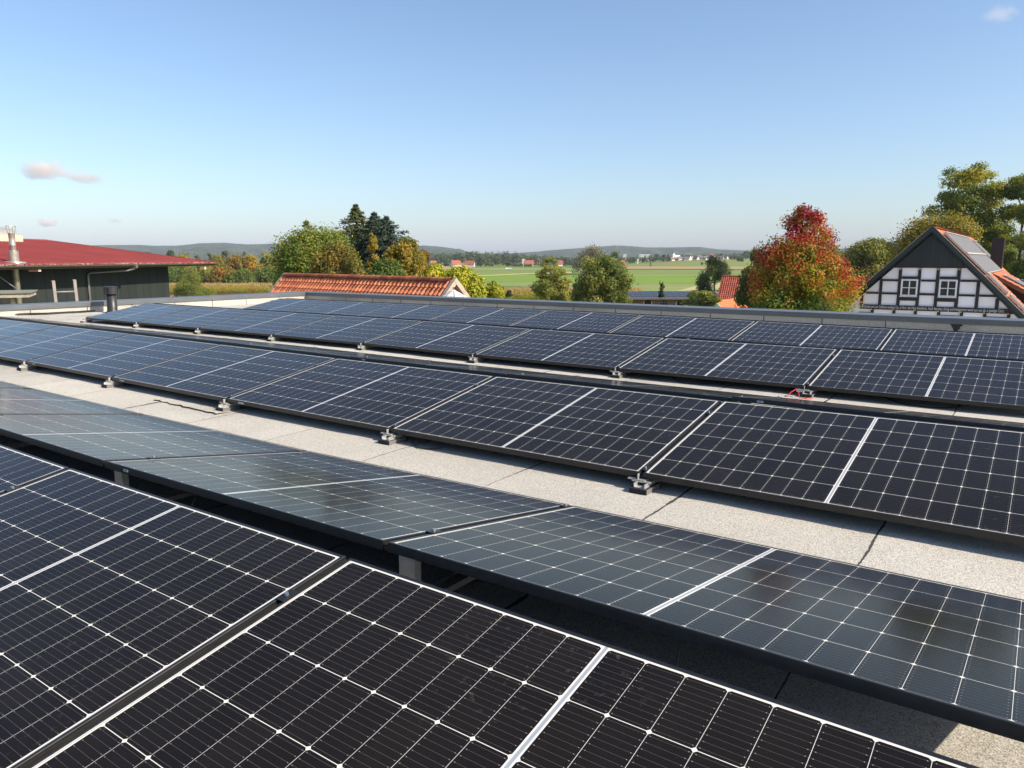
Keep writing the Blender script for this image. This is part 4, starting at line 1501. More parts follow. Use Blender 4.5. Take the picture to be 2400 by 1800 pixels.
MB().box((xL - .2, -0.04, rt - 0.13), (xR, 0.449, rt - 0.02)).build('soffit', M['white_trim'], stb)
xa, xb_ = sl(1473, 695)[0], sl(1690, 695)[0]
npv = 15
wv = (xb_ - xa) / npv
for r in range(2):
    for k in range(npv):
        o = np.array([xa + k * wv + 0.02, -0.0, rt + 0.10]) + rs * (0.25 + r * 1.85)
        b = MB().obox(o, (wv - 0.04, 0, 0), rs * 1.80, (0, -0.012, 0.04)).build('roof_panel', M['far_pv'], stb)
        lines = MB()
        for j in range(0, 2):
            lines.obox(o + rs * (0.88 * j) + np.array([0, -0.0130, 0.0435]), (wv - 0.04, 0, 0), rs * 0.06, (0, -.001, 0.002))
        lines.obox(o + np.array([-0.045, -0.0132, 0.044]), (0.045, 0, 0), rs * 1.80, (0, -.001, 0.002))
        lines.build('panel_line', M['zinc'], b)

# ------------------------------------------------------------------ red-tiled house behind the autumn tree, with a white porch gable
RP = pt(1695, 646.7, 96.0)
RQ = pt(2045, 653.5, 88.0)
rd2 = RQ - RP
rz2 = RP[2]
rd2[2] = 0
RL2 = np.linalg.norm(rd2)
rd2 /= RL2
sd2 = np.array([rd2[1], -rd2[0], 0])
if sd2 @ np.array([FH[0], FH[1], 0]) > 0:
    sd2 = -sd2
rhs = (RP[0], RP[1], -2.7)
rh = thing('red_tiled_house', 'red-tiled house with a small white porch gable, half hidden by the autumn tree', 'house', rhs)
pa2 = math.radians(52)
for sgn in (1, -1):
    us = sd2 * math.cos(pa2) * sgn + np.array([0, 0, -math.sin(pa2)])
    tile_roof('roof_slope', M['tile_red'], np.array([RP[0], RP[1], rz2]), rd2, us, RL2, 6.6, rh, 0.26, 0.29, 0.035, 0.030, seed=33, shift=rhs)
    c = np.array([RP[0], RP[1], rz2])
    MB().prism([c + np.array([0, 0, 0.10]), c + us * 6.65 + np.array([0, 0, 0.10]), c + us * 6.65 - np.array([0, 0, 0.14]), c - np.array([0, 0, 0.25])], -rd2 * 0.14).build('verge_board', M['tile_red'], rh, shift=rhs)
ridge_caps(np.array([RP[0], RP[1], rz2 + .02]), np.array([RP[0], RP[1], rz2 + .02]) + rd2 * RL2, 0.12, rh, M['tile_red'], shift=rhs)
hw = 6.2 * math.cos(pa2)
o = np.array([RP[0], RP[1], -2.7]) + rd2 * 0.3
MB().prism([o + sd2 * hw, o + sd2 * hw + np.array([0, 0, rz2 + 2.7 - 6.3 * math.sin(pa2)]), o + np.array([0, 0, rz2 + 2.7 - .15]), o - sd2 * hw + np.array([0, 0, rz2 + 2.7 - 6.3 * math.sin(pa2)]), o - sd2 * hw], rd2 * (RL2 - .6)).build('wall', M['white_wall'], rh, shift=rhs)
# porch: ridge running away from the camera into the main roof
qp = pt(1674.5, 705, 86.0)
qa = pt(1653, 724, 86.0)
qd = np.array([math.sin(YAW + 0.62), math.cos(YAW + 0.62), 0])       # ridge direction
qs = np.array([qd[1], -qd[0], 0])
pw, ph = 2.7, 2.35
for sgn in (1, -1):
    us = (qs * sgn * pw + np.array([0, 0, -ph]))
    L = np.linalg.norm(us)
    us /= L
    tile_roof('porch_roof', M['tile_new'], qp + np.array([0, 0, 0.0]), qd, us, 9.0, L * 1.45, rh, 0.24, 0.34, 0.026, 0.016, seed=40 + sgn, shift=rhs)
    c = qp - qd * 0.08
    MB().prism([c + np.array([0, 0, 0.06]), c + us * L * 1.5 + np.array([0, 0, 0.05]), c + us * L * 1.5 - np.array([0, 0, 0.42]), c - np.array([0, 0, 0.45])], qd * 0.06).build('porch_verge', M['white_trim'], rh, shift=rhs)
c = qp + qd * 0.12
MB().prism([c + np.array([0, 0, -0.12]), c + qs * pw * 1.3 + np.array([0, 0, -0.12 - ph * 1.3]), c + qs * pw * 1.3 - np.array([0, 0, c[2] + 2.7]), c - qs * pw * 1.3 - np.array([0, 0, c[2] + 2.7]), c - qs * pw * 1.3 + np.array([0, 0, -0.12 - ph * 1.3])], qd * 3).build('porch_gable', M['cream_wall'], rh, shift=rhs)
# ------------------------------------------------------------------ land: ground sheet, draped fields, hills
def mat_grass(name, c1, c2, c3, scale=0.12, streak=None):
    n = NT(name)
    P = n.geo('Position')
    f = n.noise(scale, 6, 0.62, P)
    g = n.noise(scale * 14, 3, 0.6, P)
    if streak:
        h = n.noise(scale * 1.0, 3, 0.6, n.scale(P, streak))
        f = n.m('MULTIPLY_ADD', h, 0.5, n.m('MULTIPLY', f, 0.5))
    v = n.m('ADD', n.m('MULTIPLY', f, 0.75), n.m('MULTIPLY', g, 0.25))
    n.set(color=n.ramp(v, [(0.32, c1), (0.52, c2), (0.70, c3)]), rough=0.95, spec=0.1)
    return n.mat


M['meadow'] = mat_grass('meadow_grass', (0.075, 0.125, 0.022), (0.115, 0.175, 0.032), (0.16, 0.20, 0.055), 0.10)
M['bright_green'] = mat_grass('young_crop_green', (0.125, 0.205, 0.028), (0.155, 0.24, 0.036), (0.19, 0.265, 0.05), 0.05, (0.2, 1, 1))
M['mid_green'] = mat_grass('pasture_green', (0.125, 0.18, 0.035), (0.165, 0.215, 0.052), (0.22, 0.245, 0.085), 0.06, (0.2, 1, 1))
M['dull_green'] = mat_grass('mown_meadow', (0.155, 0.19, 0.06), (0.20, 0.235, 0.08), (0.25, 0.265, 0.11), 0.07, (0.2, 1, 1))
M['stubble'] = mat_grass('tan_stubble', (0.27, 0.195, 0.10), (0.33, 0.24, 0.13), (0.38, 0.29, 0.17), 0.08, (0.15, 1, 1))
M['dry_grass'] = mat_grass('dry_pale_grass', (0.26, 0.25, 0.10), (0.40, 0.35, 0.18), (0.50, 0.44, 0.25), 0.25)
M['soil'] = mat_grass('bare_brown_soil', (0.22, 0.135, 0.08), (0.27, 0.17, 0.10), (0.31, 0.21, 0.13), 0.08, (0.15, 1, 1))
M['hedge_strip'] = mat_grass('dark_ditch_growth', (0.05, 0.07, 0.02), (0.09, 0.11, 0.03), (0.16, 0.15, 0.06), 0.3)

rad = np.concatenate([np.arange(0, 60, 6), np.geomspace(60, 6700, 90)])
ang = np.radians(np.linspace(-130, 75, 206))
GXX = np.sin(ang)[:, None] * rad[None, :]
GYY = np.cos(ang)[:, None] * rad[None, :]
gr = grid_mesh('ground', np.stack([GXX, GYY, gh(GXX, GYY)], -1), M['meadow'])
structure(gr, 'green meadow land stretching from the roofs to the hills')
# pale ground out of view, added for neutral bounce onto the house gable
yd = MB().add([(-30, 13.9, 0.03), (40, 13.9, 0.03), (40, 45, 0.03), (-30, 45, 0.03)], [(0, 1, 2, 3)]).build('bounce_yard', plain('pale_bounce_paving', (0.48, 0.46, 0.43), 0.9, 0, 0.15, 1.2))
structure(yd, 'unseen pale paving added to bounce neutral light, between the flat-roofed building and the half-timbered house')
bb = MB().add([(-60, -200, -0.02), (200, -200, -0.02), (200, 60, -0.02), (-60, 60, -0.02)], [(0, 1, 2, 3)]).build('ground', M['meadow'])
structure(bb)


def yline(pts):
    xs_, ys_ = zip(*pts)
    return lambda x: float(np.interp(x, xs_, ys_))


def field(name, label, top, bot, x0, x1, mat, lift=0.10, rows=6, step=14):
    """a field between two boundary lines, laid on the land"""
    ft, fb = yline(top), yline(bot)
    colsx = np.arange(x0, x1 + 1, step)
    P = np.zeros((rows + 1, len(colsx), 3))
    for j, px in enumerate(colsx):
        a, b = on_land(px, ft(px)), on_land(px, fb(px))
        for r in range(rows + 1):
            t = (r / rows) ** 1.6
            q = b + (a - b) * t
            P[r, j] = (q[0], q[1], gh(q[0], q[1]) + lift)
    return structure(grid_mesh(name, P, mat), label)


field('crop_field', 'bright green crop field in the middle distance, lower band', [(900, 651), (1104, 648.5), (1242, 643.5), (1420, 647), (1600, 648.5), (2000, 650)], [(900, 663), (1200, 661), (1450, 664), (1645, 665), (2000, 667)], 900, 2000, M['bright_green'], 0.10)
field('meadow_field', 'mown yellowish meadow band below the bright crop', [(900, 663.1), (1200, 661.1), (1450, 664.1), (1645, 665.1), (2000, 667.1)], [(900, 676), (1200, 671), (1450, 682), (1650, 684), (2000, 686)], 900, 2000, M['dull_green'], 0.06)
field('dry_strip', 'pale dry grass strip between two green fields, left of centre', [(1020, 649), (1104, 646.6), (1242, 640.8), (1340, 638)], [(1020, 651), (1104, 648.8), (1242, 643.2), (1340, 640.5)], 1020, 1340, M['dry_grass'], 0.16, 3, 8)
field('pasture_field', 'green pasture below the red-roofed farms, left of centre', [(960, 636), (1060, 634.5), (1120, 634), (1242, 634.5), (1400, 634)], [(960, 651), (1104, 646.5), (1242, 640.7), (1400, 637)], 960, 1400, M['mid_green'], 0.08)
field('stubble_field', 'tan stubble field in front of the red-roofed farms', [(960, 622), (1030, 623), (1060, 625.5), (1100, 626.5), (1124, 629.5)], [(960, 635.8), (1026, 634.8), (1060, 634.2), (1100, 630.5), (1124, 629.8)], 960, 1124, M['stubble'], 0.10)
field('pasture_field', 'pale green meadow strip right of the red-roofed farms', [(1110, 628), (1180, 627), (1300, 629), (1410, 626)], [(1110, 633.5), (1242, 634), (1300, 633.5), (1410, 633.5)], 1110, 1410, M['dull_green'], 0.05)
field('pasture_field', 'yellow-green pasture above the bright crop, right of centre', [(1400, 643), (1510, 644), (2000, 645)], [(1400, 647), (1600, 648.3), (2000, 650)], 1400, 2000, M['dull_green'], 0.12, 3)
field('pasture_field', 'green pasture below the dark ditch, right of centre', [(1400, 632), (1510, 632.4), (2000, 633.5)], [(1400, 642.8), (1510, 643.8), (2000, 644.8)], 1400, 2000, M['mid_green'], 0.10)
field('ditch_strip', 'dark overgrown ditch below the brown field', [(1440, 630), (1510, 630.3), (2000, 631)], [(1440, 632), (1510, 632.3), (2000, 633.4)], 1440, 2000, M['hedge_strip'], 0.14, 3, 8)
field('stubble_field', 'brown bare field strip below the village', [(1430, 624.2), (1510, 624.4), (1700, 625), (2000, 626)], [(1430, 630), (1510, 630.2), (2000, 631)], 1430, 2000, M['stubble'], 0.10)
field('pasture_field', 'green field on the rise below the village', [(1440, 622), (1495, 618.8), (1600, 615.5), (1716, 611.5), (1800, 610.5), (2000, 610)], [(1440, 624), (1510, 624.3), (1700, 624.9), (2000, 625.9)], 1440, 2000, M['mid_green'], 0.12)
field('stubble_field', 'reddish brown field on the rise right under the village houses', [(1490, 618.2), (1600, 612.8), (1716, 608.6), (1800, 607.6)], [(1490, 618.8), (1600, 615.4), (1716, 611.4), (1800, 610.4)], 1490, 1800, M['soil'], 0.14, 3, 8)
field('lawn', 'bright lawn in front of the maize on the left', [(380, 692), (660, 687)], [(380, 720), (660, 715)], 370, 670, M['bright_green'], 0.08)
field('dry_strip', 'pale dry bank behind the low brick stable', [(1585, 683.4), (1610, 677), (1640, 668), (1700, 662), (1760, 664)], [(1585, 683.6), (1610, 682.5), (1640, 681), (1700, 680), (1760, 680)], 1585, 1760, M['dry_grass'], 0.13, 4, 5)


def mat_forest():
    n = NT('wooded_hill')
    P = n.geo('Position')
    f = n.noise(0.012, 6, 0.65, P)
    g = n.noise(0.035, 3, 0.65, P)
    v = n.m('ADD', n.m('MULTIPLY', f, 0.55), n.m('MULTIPLY', g, 0.45))
    c = n.ramp(v, [(0.38, (0.014, 0.028, 0.014)), (0.50, (0.040, 0.060, 0.024)), (0.58, (0.085, 0.092, 0.034)), (0.70, (0.16, 0.145, 0.06))])
    return n.set(color=c, rough=1.0, spec=0.0)


M['forest'] = mat_forest()


def hill(label, prof, dist, foot, seed, bumps=7.0, step=1.6):
    """wooded ridge: crest line measured in the photograph, set at its own distance, with a real slope in front and behind"""
    f = yline(prof)
    rg = np.random.default_rng(seed)
    px = np.arange(prof[0][0], prof[-1][0] + 1, step)
    ts = np.concatenate([np.linspace(0, 1, 26), np.linspace(1.06, 1.7, 9)])
    P = np.zeros((len(ts), len(px), 3))
    wob = smooth_noise((len(ts), len(px)), (8, 60), rg)
    for j, x in enumerate(px):
        d = ray(x, 605)
        dh = np.array([d[0], d[1]])
        crest = EYE + (604.6 - f(x)) / FPX * dist
        for i, t in enumerate(ts):
            dd = dist - foot * (1 - t) if t <= 1 else dist + foot * (t - 1)
            s = t if t <= 1 else max(0, 1 - (t - 1) / 0.7)
            s = s * s * (3 - 2 * s)
            P[i, j] = (dh[0] * dd, dh[1] * dd, max(-2, -2 + (crest + 2) * s + wob[i, j] * 5 * s * (1 - s) * 4))
    P[..., 2] += np.clip(rg.normal(0, 1, P.shape[:2]), -1.2, 2.2) * bumps * 0.16 * np.clip(P[..., 2] / 20, 0, 1)
    return structure(grid_mesh('hills', P, M['forest'], smooth=True), label)


hill('wooded ridge on the left horizon', [(-260, 592), (0, 586), (120, 581), (230, 576), (330, 575.2), (360, 577), (415, 577), (470, 571.5), (530, 570), (580, 574), (640, 572.5), (700, 574), (800, 577), (900, 580), (960, 577.5), (1000, 576.5), (1040, 580), (1065, 583.5), (1085, 588), (1110, 593), (1150, 597), (1200, 602)], 4300, 1700, 11)
hill('wooded ridge on the right horizon', [(1100, 602), (1150, 597), (1200, 594.5), (1260, 590), (1320, 585), (1390, 580), (1440, 576.5), (1465, 577), (1510, 580.5), (1560, 581), (1610, 580), (1640, 580), (1680, 585), (1720, 587), (1780, 588.5), (1850, 590), (1950, 586), (2050, 577), (2090, 566), (2130, 563), (2250, 570), (2420, 575), (2600, 580), (2700, 590)], 4700, 1800, 12)


def hill_field(name, label, poly, dist, mat):
    P = [pt(px, py, dist) for px, py in poly]
    ext = np.array([FH[0], FH[1], 0]) * 60
    return structure(MB().prism(P, ext).build(name, mat), label)


# ------------------------------------------------------------------ trees
def mat_leaf(name, stops, trans=0.42, gain=1.75):
    n = NT(name)
    stops = [(p, tuple(min(0.6, q * gain) for q in c)) for p, c in stops]
    t = n.attr('tint')
    c = n.ramp(t, stops)
    n.set(color=c, rough=0.6, spec=0.25)
    tr = n.new('ShaderNodeBsdfTranslucent')
    hs_ = n.new('ShaderNodeHueSaturation')
    hs_.inputs['Saturation'].default_value = 1.15
    hs_.inputs['Value'].default_value = 1.2
    n.lk(c, hs_.inputs['Color'])
    n.lk(hs_.outputs[0], tr.inputs[0])
    mx = n.new('ShaderNodeMixShader')
    mx.inputs[0].default_value = trans
    n.lk(n.b.outputs[0], mx.inputs[1])
    n.lk(tr.outputs[0], mx.inputs[2])
    n.lk(mx.outputs[0], n.out.inputs[0])
    return n.mat


LEAF = {
    'green': mat_leaf('leaf_green', [(0, (0.030, 0.055, 0.014)), (0.5, (0.075, 0.105, 0.022)), (0.8, (0.13, 0.145, 0.026)), (1, (0.22, 0.17, 0.030))]),
    'locust': mat_leaf('leaf_locust', [(0, (0.040, 0.070, 0.014)), (0.45, (0.085, 0.120, 0.020)), (0.75, (0.155, 0.160, 0.026)), (1, (0.26, 0.18, 0.03))]),
    'brown': mat_leaf('leaf_bronze', [(0, (0.055, 0.060, 0.014)), (0.45, (0.125, 0.105, 0.022)), (0.75, (0.20, 0.125, 0.024)), (1, (0.28, 0.13, 0.022))]),
    'gold': mat_leaf('leaf_gold', [(0, (0.085, 0.085, 0.016)), (0.4, (0.165, 0.138, 0.024)), (0.75, (0.255, 0.168, 0.028)), (1, (0.33, 0.18, 0.026))]),
    'lime': mat_leaf('leaf_lime', [(0, (0.075, 0.105, 0.014)), (0.45, (0.17, 0.19, 0.020)), (0.8, (0.27, 0.26, 0.026)), (1, (0.36, 0.29, 0.03))]),
    'olive': mat_leaf('leaf_olive', [(0, (0.050, 0.070, 0.018)), (0.5, (0.120, 0.135, 0.030)), (0.85, (0.20, 0.19, 0.045)), (1, (0.25, 0.21, 0.06))]),
    'dark': mat_leaf('leaf_dark', [(0, (0.014, 0.026, 0.012)), (0.5, (0.032, 0.050, 0.018)), (0.85, (0.070, 0.085, 0.024)), (1, (0.12, 0.11, 0.03))]),
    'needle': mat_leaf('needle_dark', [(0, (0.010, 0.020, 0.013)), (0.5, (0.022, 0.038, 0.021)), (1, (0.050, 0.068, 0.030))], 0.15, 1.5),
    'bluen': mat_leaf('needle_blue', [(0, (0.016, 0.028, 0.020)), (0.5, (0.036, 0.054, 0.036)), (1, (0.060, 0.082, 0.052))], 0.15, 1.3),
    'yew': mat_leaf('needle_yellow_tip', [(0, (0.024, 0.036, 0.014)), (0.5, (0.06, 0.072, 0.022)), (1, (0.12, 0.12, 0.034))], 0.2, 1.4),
    'maple': mat_leaf('leaf_maple', [(0, (0.030, 0.060, 0.010)), (0.22, (0.085, 0.125, 0.014)), (0.42, (0.24, 0.21, 0.020)), (0.56, (0.36, 0.13, 0.022)), (0.68, (0.30, 0.050, 0.026)), (0.85, (0.21, 0.024, 0.026)), (1, (0.15, 0.012, 0.02))], 0.40, 1.45),
    'tall': mat_leaf('leaf_tall', [(0, (0.035, 0.055, 0.012)), (0.4, (0.085, 0.105, 0.020)), (0.7, (0.17, 0.17, 0.022)), (1, (0.28, 0.22, 0.028))]),
    'rust': mat_leaf('leaf_rust', [(0, (0.065, 0.045, 0.016)), (0.5, (0.14, 0.075, 0.024)), (1, (0.20, 0.095, 0.028))]),
    'far': mat_leaf('leaf_far', [(0, (0.018, 0.032, 0.014)), (0.5, (0.045, 0.062, 0.022)), (0.85, (0.085, 0.090, 0.030)), (1, (0.15, 0.12, 0.035))], 0.2),
    'taupe': mat_leaf('leaf_taupe', [(0, (0.055, 0.055, 0.030)), (0.5, (0.115, 0.105, 0.055)), (1, (0.18, 0.155, 0.08))], 0.2),
}
M['bark'] = plain('grey_brown_bark', (0.10, 0.082, 0.062), 0.9, 0, 0.35, 4, 0.4)
M['bark_red'] = plain('reddish_bark', (0.12, 0.07, 0.045), 0.9, 0, 0.35, 4, 0.4)


def leaf_quads(pos, nrm, size, rng, aspect=0.62):
    """leaf-shaped quads, one per position"""
    n = len(pos)
    nrm = nrm / (np.linalg.norm(nrm, axis=1, keepdims=True) + 1e-9)
    r = rng.standard_normal((n, 3))
    a = np.cross(nrm, r)
    a /= (np.linalg.norm(a, axis=1, keepdims=True) + 1e-9)
    b = np.cross(nrm, a)
    s = size * rng.uniform(0.6, 1.35, (n, 1))
    v = np.stack([pos - a * s * 0.5, pos + b * s * aspect * 0.5 - nrm * s * 0.12, pos + a * s * 0.5, pos - b * s * aspect * 0.5 - nrm * s * 0.12], 1)
    return v.reshape(-1, 3)


def crown(lobes, n, size, rng, flat=1.0, hollow=0.45, tint_fn=None, tvar=0.16, aspect=0.62):
    """lobes: (x, y, z, r, tint). returns vertices and tint per vertex"""
    L = np.array(lobes, float)
    w = L[:, 3] ** 2
    k = rng.choice(len(L), n, p=w / w.sum())
    d = rng.standard_normal((n, 3))
    d /= np.linalg.norm(d, axis=1, keepdims=True)
    rr = (hollow + (1.08 - hollow) * rng.random((n, 1)) ** 0.7) * L[k, 3:4]
    rr *= 1 + 0.18 * rng.standard_normal((n, 1))
    off = d * rr * np.array([1, 1, flat])
    pos = L[k, :3] + off
    nrm = d * 0.8 + rng.standard_normal((n, 3)) * 0.55 + np.array([0, 0, 0.35])
    t = L[k, 4] + tvar * rng.standard_normal(n)
    if tint_fn is not None:
        t = tint_fn(pos, t)
    t = np.clip(t, 0, 1)
    return leaf_quads(pos, nrm, size, rng, aspect), np.repeat(t, 4)


def lobes_for(kind, z0, z1, R, rng, nl, t0):
    out = []
    H = z1 - z0
    if kind == 'round':
        for k in range(nl):
            d = rng.standard_normal(3)
            d /= np.linalg.norm(d)
            q = rng.random() ** 0.45 * 0.80
            r = R * rng.uniform(0.24, 0.40)
            out.append((d[0] * q * (R - r * 0.6), d[1] * q * (R - r * 0.6), z0 + H / 2 + d[2] * q * (H / 2 - r * 0.45), r, t0 + 0.17 * rng.standard_normal()))
    elif kind == 'dome':
        for k in range(nl):
            a = rng.random() * 2 * math.pi
            h = rng.random()
            rad_ = R * math.sqrt(max(0.05, 1 - h ** 2.0)) * rng.random() ** 0.5 * 0.85
            r = R * rng.uniform(0.20, 0.34)
            out.append((rad_ * math.cos(a), rad_ * math.sin(a), z0 + r * .5 + (H - r * 1.1) * h, r, t0 + 0.17 * rng.standard_normal()))
    elif kind == 'cone':
        for k in range(nl):
            a = rng.random() * 2 * math.pi
            h = rng.random() ** 0.92
            rmax = R * (1 - h) ** 0.46
            rad_ = rmax * rng.random() ** 0.5 * 0.88
            r = max(R * 0.12, rmax * rng.uniform(0.22, 0.36))
            out.append((rad_ * math.cos(a), rad_ * math.sin(a), z0 + (H - r) * h + r * .6, r, t0 + 0.17 * rng.standard_normal()))
    elif kind == 'column':
        for k in range(nl):
            a = rng.random() * 2 * math.pi
            h = rng.random()
            prof_ = (math.sin(math.pi * min(1, h * .85 + .12))) ** 0.6
            rad_ = R * prof_ * rng.random() ** 0.5 * 0.7
            r = R * rng.uniform(0.3, 0.5) * (0.5 + 0.5 * prof_)
            out.append((rad_ * math.cos(a), rad_ * math.sin(a), z0 + H * h, r, t0 + 0.17 * rng.standard_normal()))
    elif kind == 'layer':
        for k in range(nl):
            a = rng.random() * 2 * math.pi
            h = rng.random()
            rmax = R * (0.45 + 0.55 * math.sin(math.pi * (0.15 + 0.75 * h)))
            rad_ = rmax * (0.25 + 0.7 * rng.random() ** 0.6)
            r = R * rng.uniform(0.17, 0.32)
            out.append((rad_ * math.cos(a), rad_ * math.sin(a), z0 + r * .4 + (H - r) * h, r, t0 + 0.17 * rng.standard_normal()))
    return out


def trunk_mb(h, r, lobes, rng, n_limb=9, lean=0.0):
    mb = MB()
    top = np.array([lean, 0, h])
    P = [np.array([lean * (k / 5) ** 2 + rng.normal(0, r * .35) * (k > 0), rng.normal(0, r * .35) * (k > 0), h * k / 5 - (0.1 if k == 0 else 0)]) for k in range(6)]
    mb.tube(P, [r * 1.35, r, r * 0.85, r * 0.65, r * 0.45, r * 0.15], 8)
    idx = rng.permutation(len(lobes))[:n_limb]
    for i in idx:
        q = np.array(lobes[i][:3])
        zb_ = min(h * 0.9, max(h * 0.25, q[2] - 0.45 * np.linalg.norm(q[:2]) - 0.3))
        s = np.array([lean * (zb_ / h) ** 2, 0, zb_])
        m = s + (q - s) * 0.5 + np.array([0, 0, 0.10 * np.linalg.norm(q - s)])
        mb.tube([s, m, q], [r * 0.42, r * 0.28, r * 0.10], 6)
    return mb


def tree(name, label, px, depth, top, width, z0, kind, leaf, n, size, nl=34, t0=0.45, seed=1, cat='tree', group=None, trunk=True, flat=1.0, tint_fn=None, bark='bark', lean=0.0, tvar=0.13, hollow=0.45, rt=None, extra=None, aspect=0.62, hid=135):
    """a tree standing at its own place: px / top / width as seen in the photograph, depth in metres"""
    rng = np.random.default_rng(seed)
    p = pt(px, 605, depth)
    g0 = float(gh(p[0], p[1]))
    if depth < 95:
        z0 = max(z0, EYE - hid / FPX * depth - g0 - 0.5)
    if depth < 150:
        n, size = int(n * 3.0), size * 1.0
    z1 = EYE + (604.6 - top) / FPX * depth - g0
    R = width / FPX * depth / 2
    lobes = lobes_for(kind, z0, z1, R, rng, nl, t0)
    if extra:
        lobes += extra(R, z0, z1)
    V, T = crown(lobes, n, size, rng, flat, hollow, tint_fn, tvar, aspect)
    t = thing(name, label, cat, (p[0], p[1], g0), 0, group)
    np_mesh('crown', V, np.arange(len(V)).reshape(-1, 4), LEAF[leaf], t, False, {'tint': T})
    if trunk:
        trunk_mb(z0 + (z1 - z0) * 0.72, rt or max(0.05, R * 0.07), lobes, rng, 10, lean).build('trunk', M[bark], t)
    return t


def conifer(name, label, px, depth, top, width, z0, leaf, seed, whorls=26, per=9, group=None, power=0.85, droop=0.25, size=0.34, tuft=11):
    rng = np.random.default_rng(seed)
    p = pt(px, 605, depth)
    z1 = EYE + (604.6 - top) / FPX * depth
    z0 = max(z0, EYE - 105 / FPX * depth)
    R = width / FPX * depth / 2
    t = thing(name, label, 'conifer', (p[0], p[1], 0), 0, group)
    tr = MB()
    tr.tube([(0, 0, -0.1), (0, 0, z1 * .5), (0, 0, z1 - 0.05)], [R * 0.09, R * 0.055, 0.012], 8)
    pos, nrm, tint = [], [], []
    for w in range(whorls):
        h = (w + 0.3 * rng.random()) / whorls
        rr = R * (1 - h) ** power * min(1.0, (1 - h) / 0.16) ** 0.6 * rng.uniform(0.75, 1.12) + 0.03
        zc_ = z0 + (z1 - z0) * h
        for b in range(per):
            a = 2 * math.pi * (b + rng.random()) / per
            L = rr * rng.uniform(0.55, 1.28)
            tb = rng.normal(0.5, 0.16)
            tipz = zc_ - droop * L + 0.10 * L * rng.normal() + (0.18 * L if h > .8 else 0)
            if w % 2 == 0 and b % 3 == 0:
                tr.tube([(0, 0, zc_), (L * .9 * math.cos(a), L * .9 * math.sin(a), tipz + .02)], [R * 0.018, 0.006], 4)
            m = max(5, int(tuft * (0.35 + L / R)))
            for k in range(m):
                f = rng.random() ** 0.6
                side = rng.normal(0, 0.16 * L * (1.1 - f) + 0.015)
                c = np.array([math.cos(a) * L * f - math.sin(a) * side, math.sin(a) * L * f + math.cos(a) * side, zc_ + (tipz - zc_) * f ** 1.3 + rng.normal(0, 0.05)])
                pos.append(c)
                nrm.append(np.array([rng.normal(0, .5) + .3 * math.cos(a), rng.normal(0, .4) + .3 * math.sin(a), 0.9]))
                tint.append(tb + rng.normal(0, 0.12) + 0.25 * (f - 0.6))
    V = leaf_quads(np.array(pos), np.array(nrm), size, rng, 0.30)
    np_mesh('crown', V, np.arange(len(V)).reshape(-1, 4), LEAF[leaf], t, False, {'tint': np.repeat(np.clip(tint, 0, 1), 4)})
    tr.build('trunk', M['bark_red'], t)
    return t


# --- group behind the orange shed
tree('locust_tree', 'big bushy green tree, leftmost of the group behind the orange shed', 740, 47, 516, 232, 0.9, 'round', 'locust', 18000, 0.155, 84, 0.58, 101, flat=0.95, hid=105)
conifer('spruce_tree', 'thin brown spruce tip poking out above the big green tree on the left', 722, 52, 512, 90, 4.0, 'yew', 102, 14, 8, power=0.7)
conifer('spruce_tree', 'tallest dark spruce behind the orange shed', 838, 56, 479, 220, 2.2, 'yew', 103, 32, 13, power=0.66, tuft=52, size=0.25)
conifer('spruce_tree', 'dark blue-green spruce right of the tallest spruce', 880, 54, 498, 215, 1.8, 'needle', 104, 30, 13, power=0.60, tuft=50, size=0.25)
conifer('spruce_tree', 'broad blue-grey spruce, rightmost of the three dark spruces', 908, 52, 508, 190, 1.8, 'bluen', 105, 28, 13, power=0.50, tuft=48, size=0.25)
tree('bronze_tree', 'brownish green tree in front of the dark spruces', 795, 41, 566, 150, 0.8, 'round', 'brown', 12000, 0.15, 54, 0.38, 106, flat=1.05, hid=90)
tree('slender_tree', 'slender yellowing tree standing upright before the dark spruces', 874, 39, 551, 44, 0.5, 'column', 'gold', 5200, 0.13, 46, 0.40, 107, hid=140)
tree('bushy_tree', 'low dark green bushy tree right behind the orange shed ridge', 905, 37, 606, 110, 1.0, 'round', 'green', 6200, 0.14, 34, 0.38, 108, hid=75)
tree('golden_tree', 'orange-yellow autumn tree right of the dark spruces', 948, 42, 560, 128, 0.8, 'dome', 'gold', 12000, 0.15, 64, 0.42, 109, hid=80)
tree('rusty_tree', 'small rust-brown tree at the right end of the group behind the shed', 991, 44, 590, 66, 0.8, 'dome', 'rust', 4600, 0.14, 30, 0.45, 110, hid=70)
# --- yellow-green shrubs beside the shed
tree('yellow_shrub', 'yellow-green shrub just above the right end of the orange roof', 1014, 31, 622, 120, 1.0, 'dome', 'lime', 5600, 0.135, 34, 0.5, 111, cat='shrub', group='bright yellow-green shrubs')
tree('yellow_shrub', 'largest bright yellow-green shrub right of the orange shed', 1078, 29, 632, 146, 0.6, 'dome', 'lime', 8600, 0.13, 48, 0.52, 112, cat='shrub', group='bright yellow-green shrubs')
tree('yellow_shrub', 'small yellow-green shrub, rightmost of the bright shrubs', 1146, 29.5, 660, 92, 0.6, 'dome', 'lime', 4400, 0.12, 20, 0.45, 113, cat='shrub', group='bright yellow-green shrubs')
tree('twiggy_bush', 'sparse dark twiggy bush between the yellow shrubs and the maize', 1186, 40, 668, 48, 0.8, 'layer', 'dark', 500, 0.11, 12, 0.5, 114, cat='shrub')
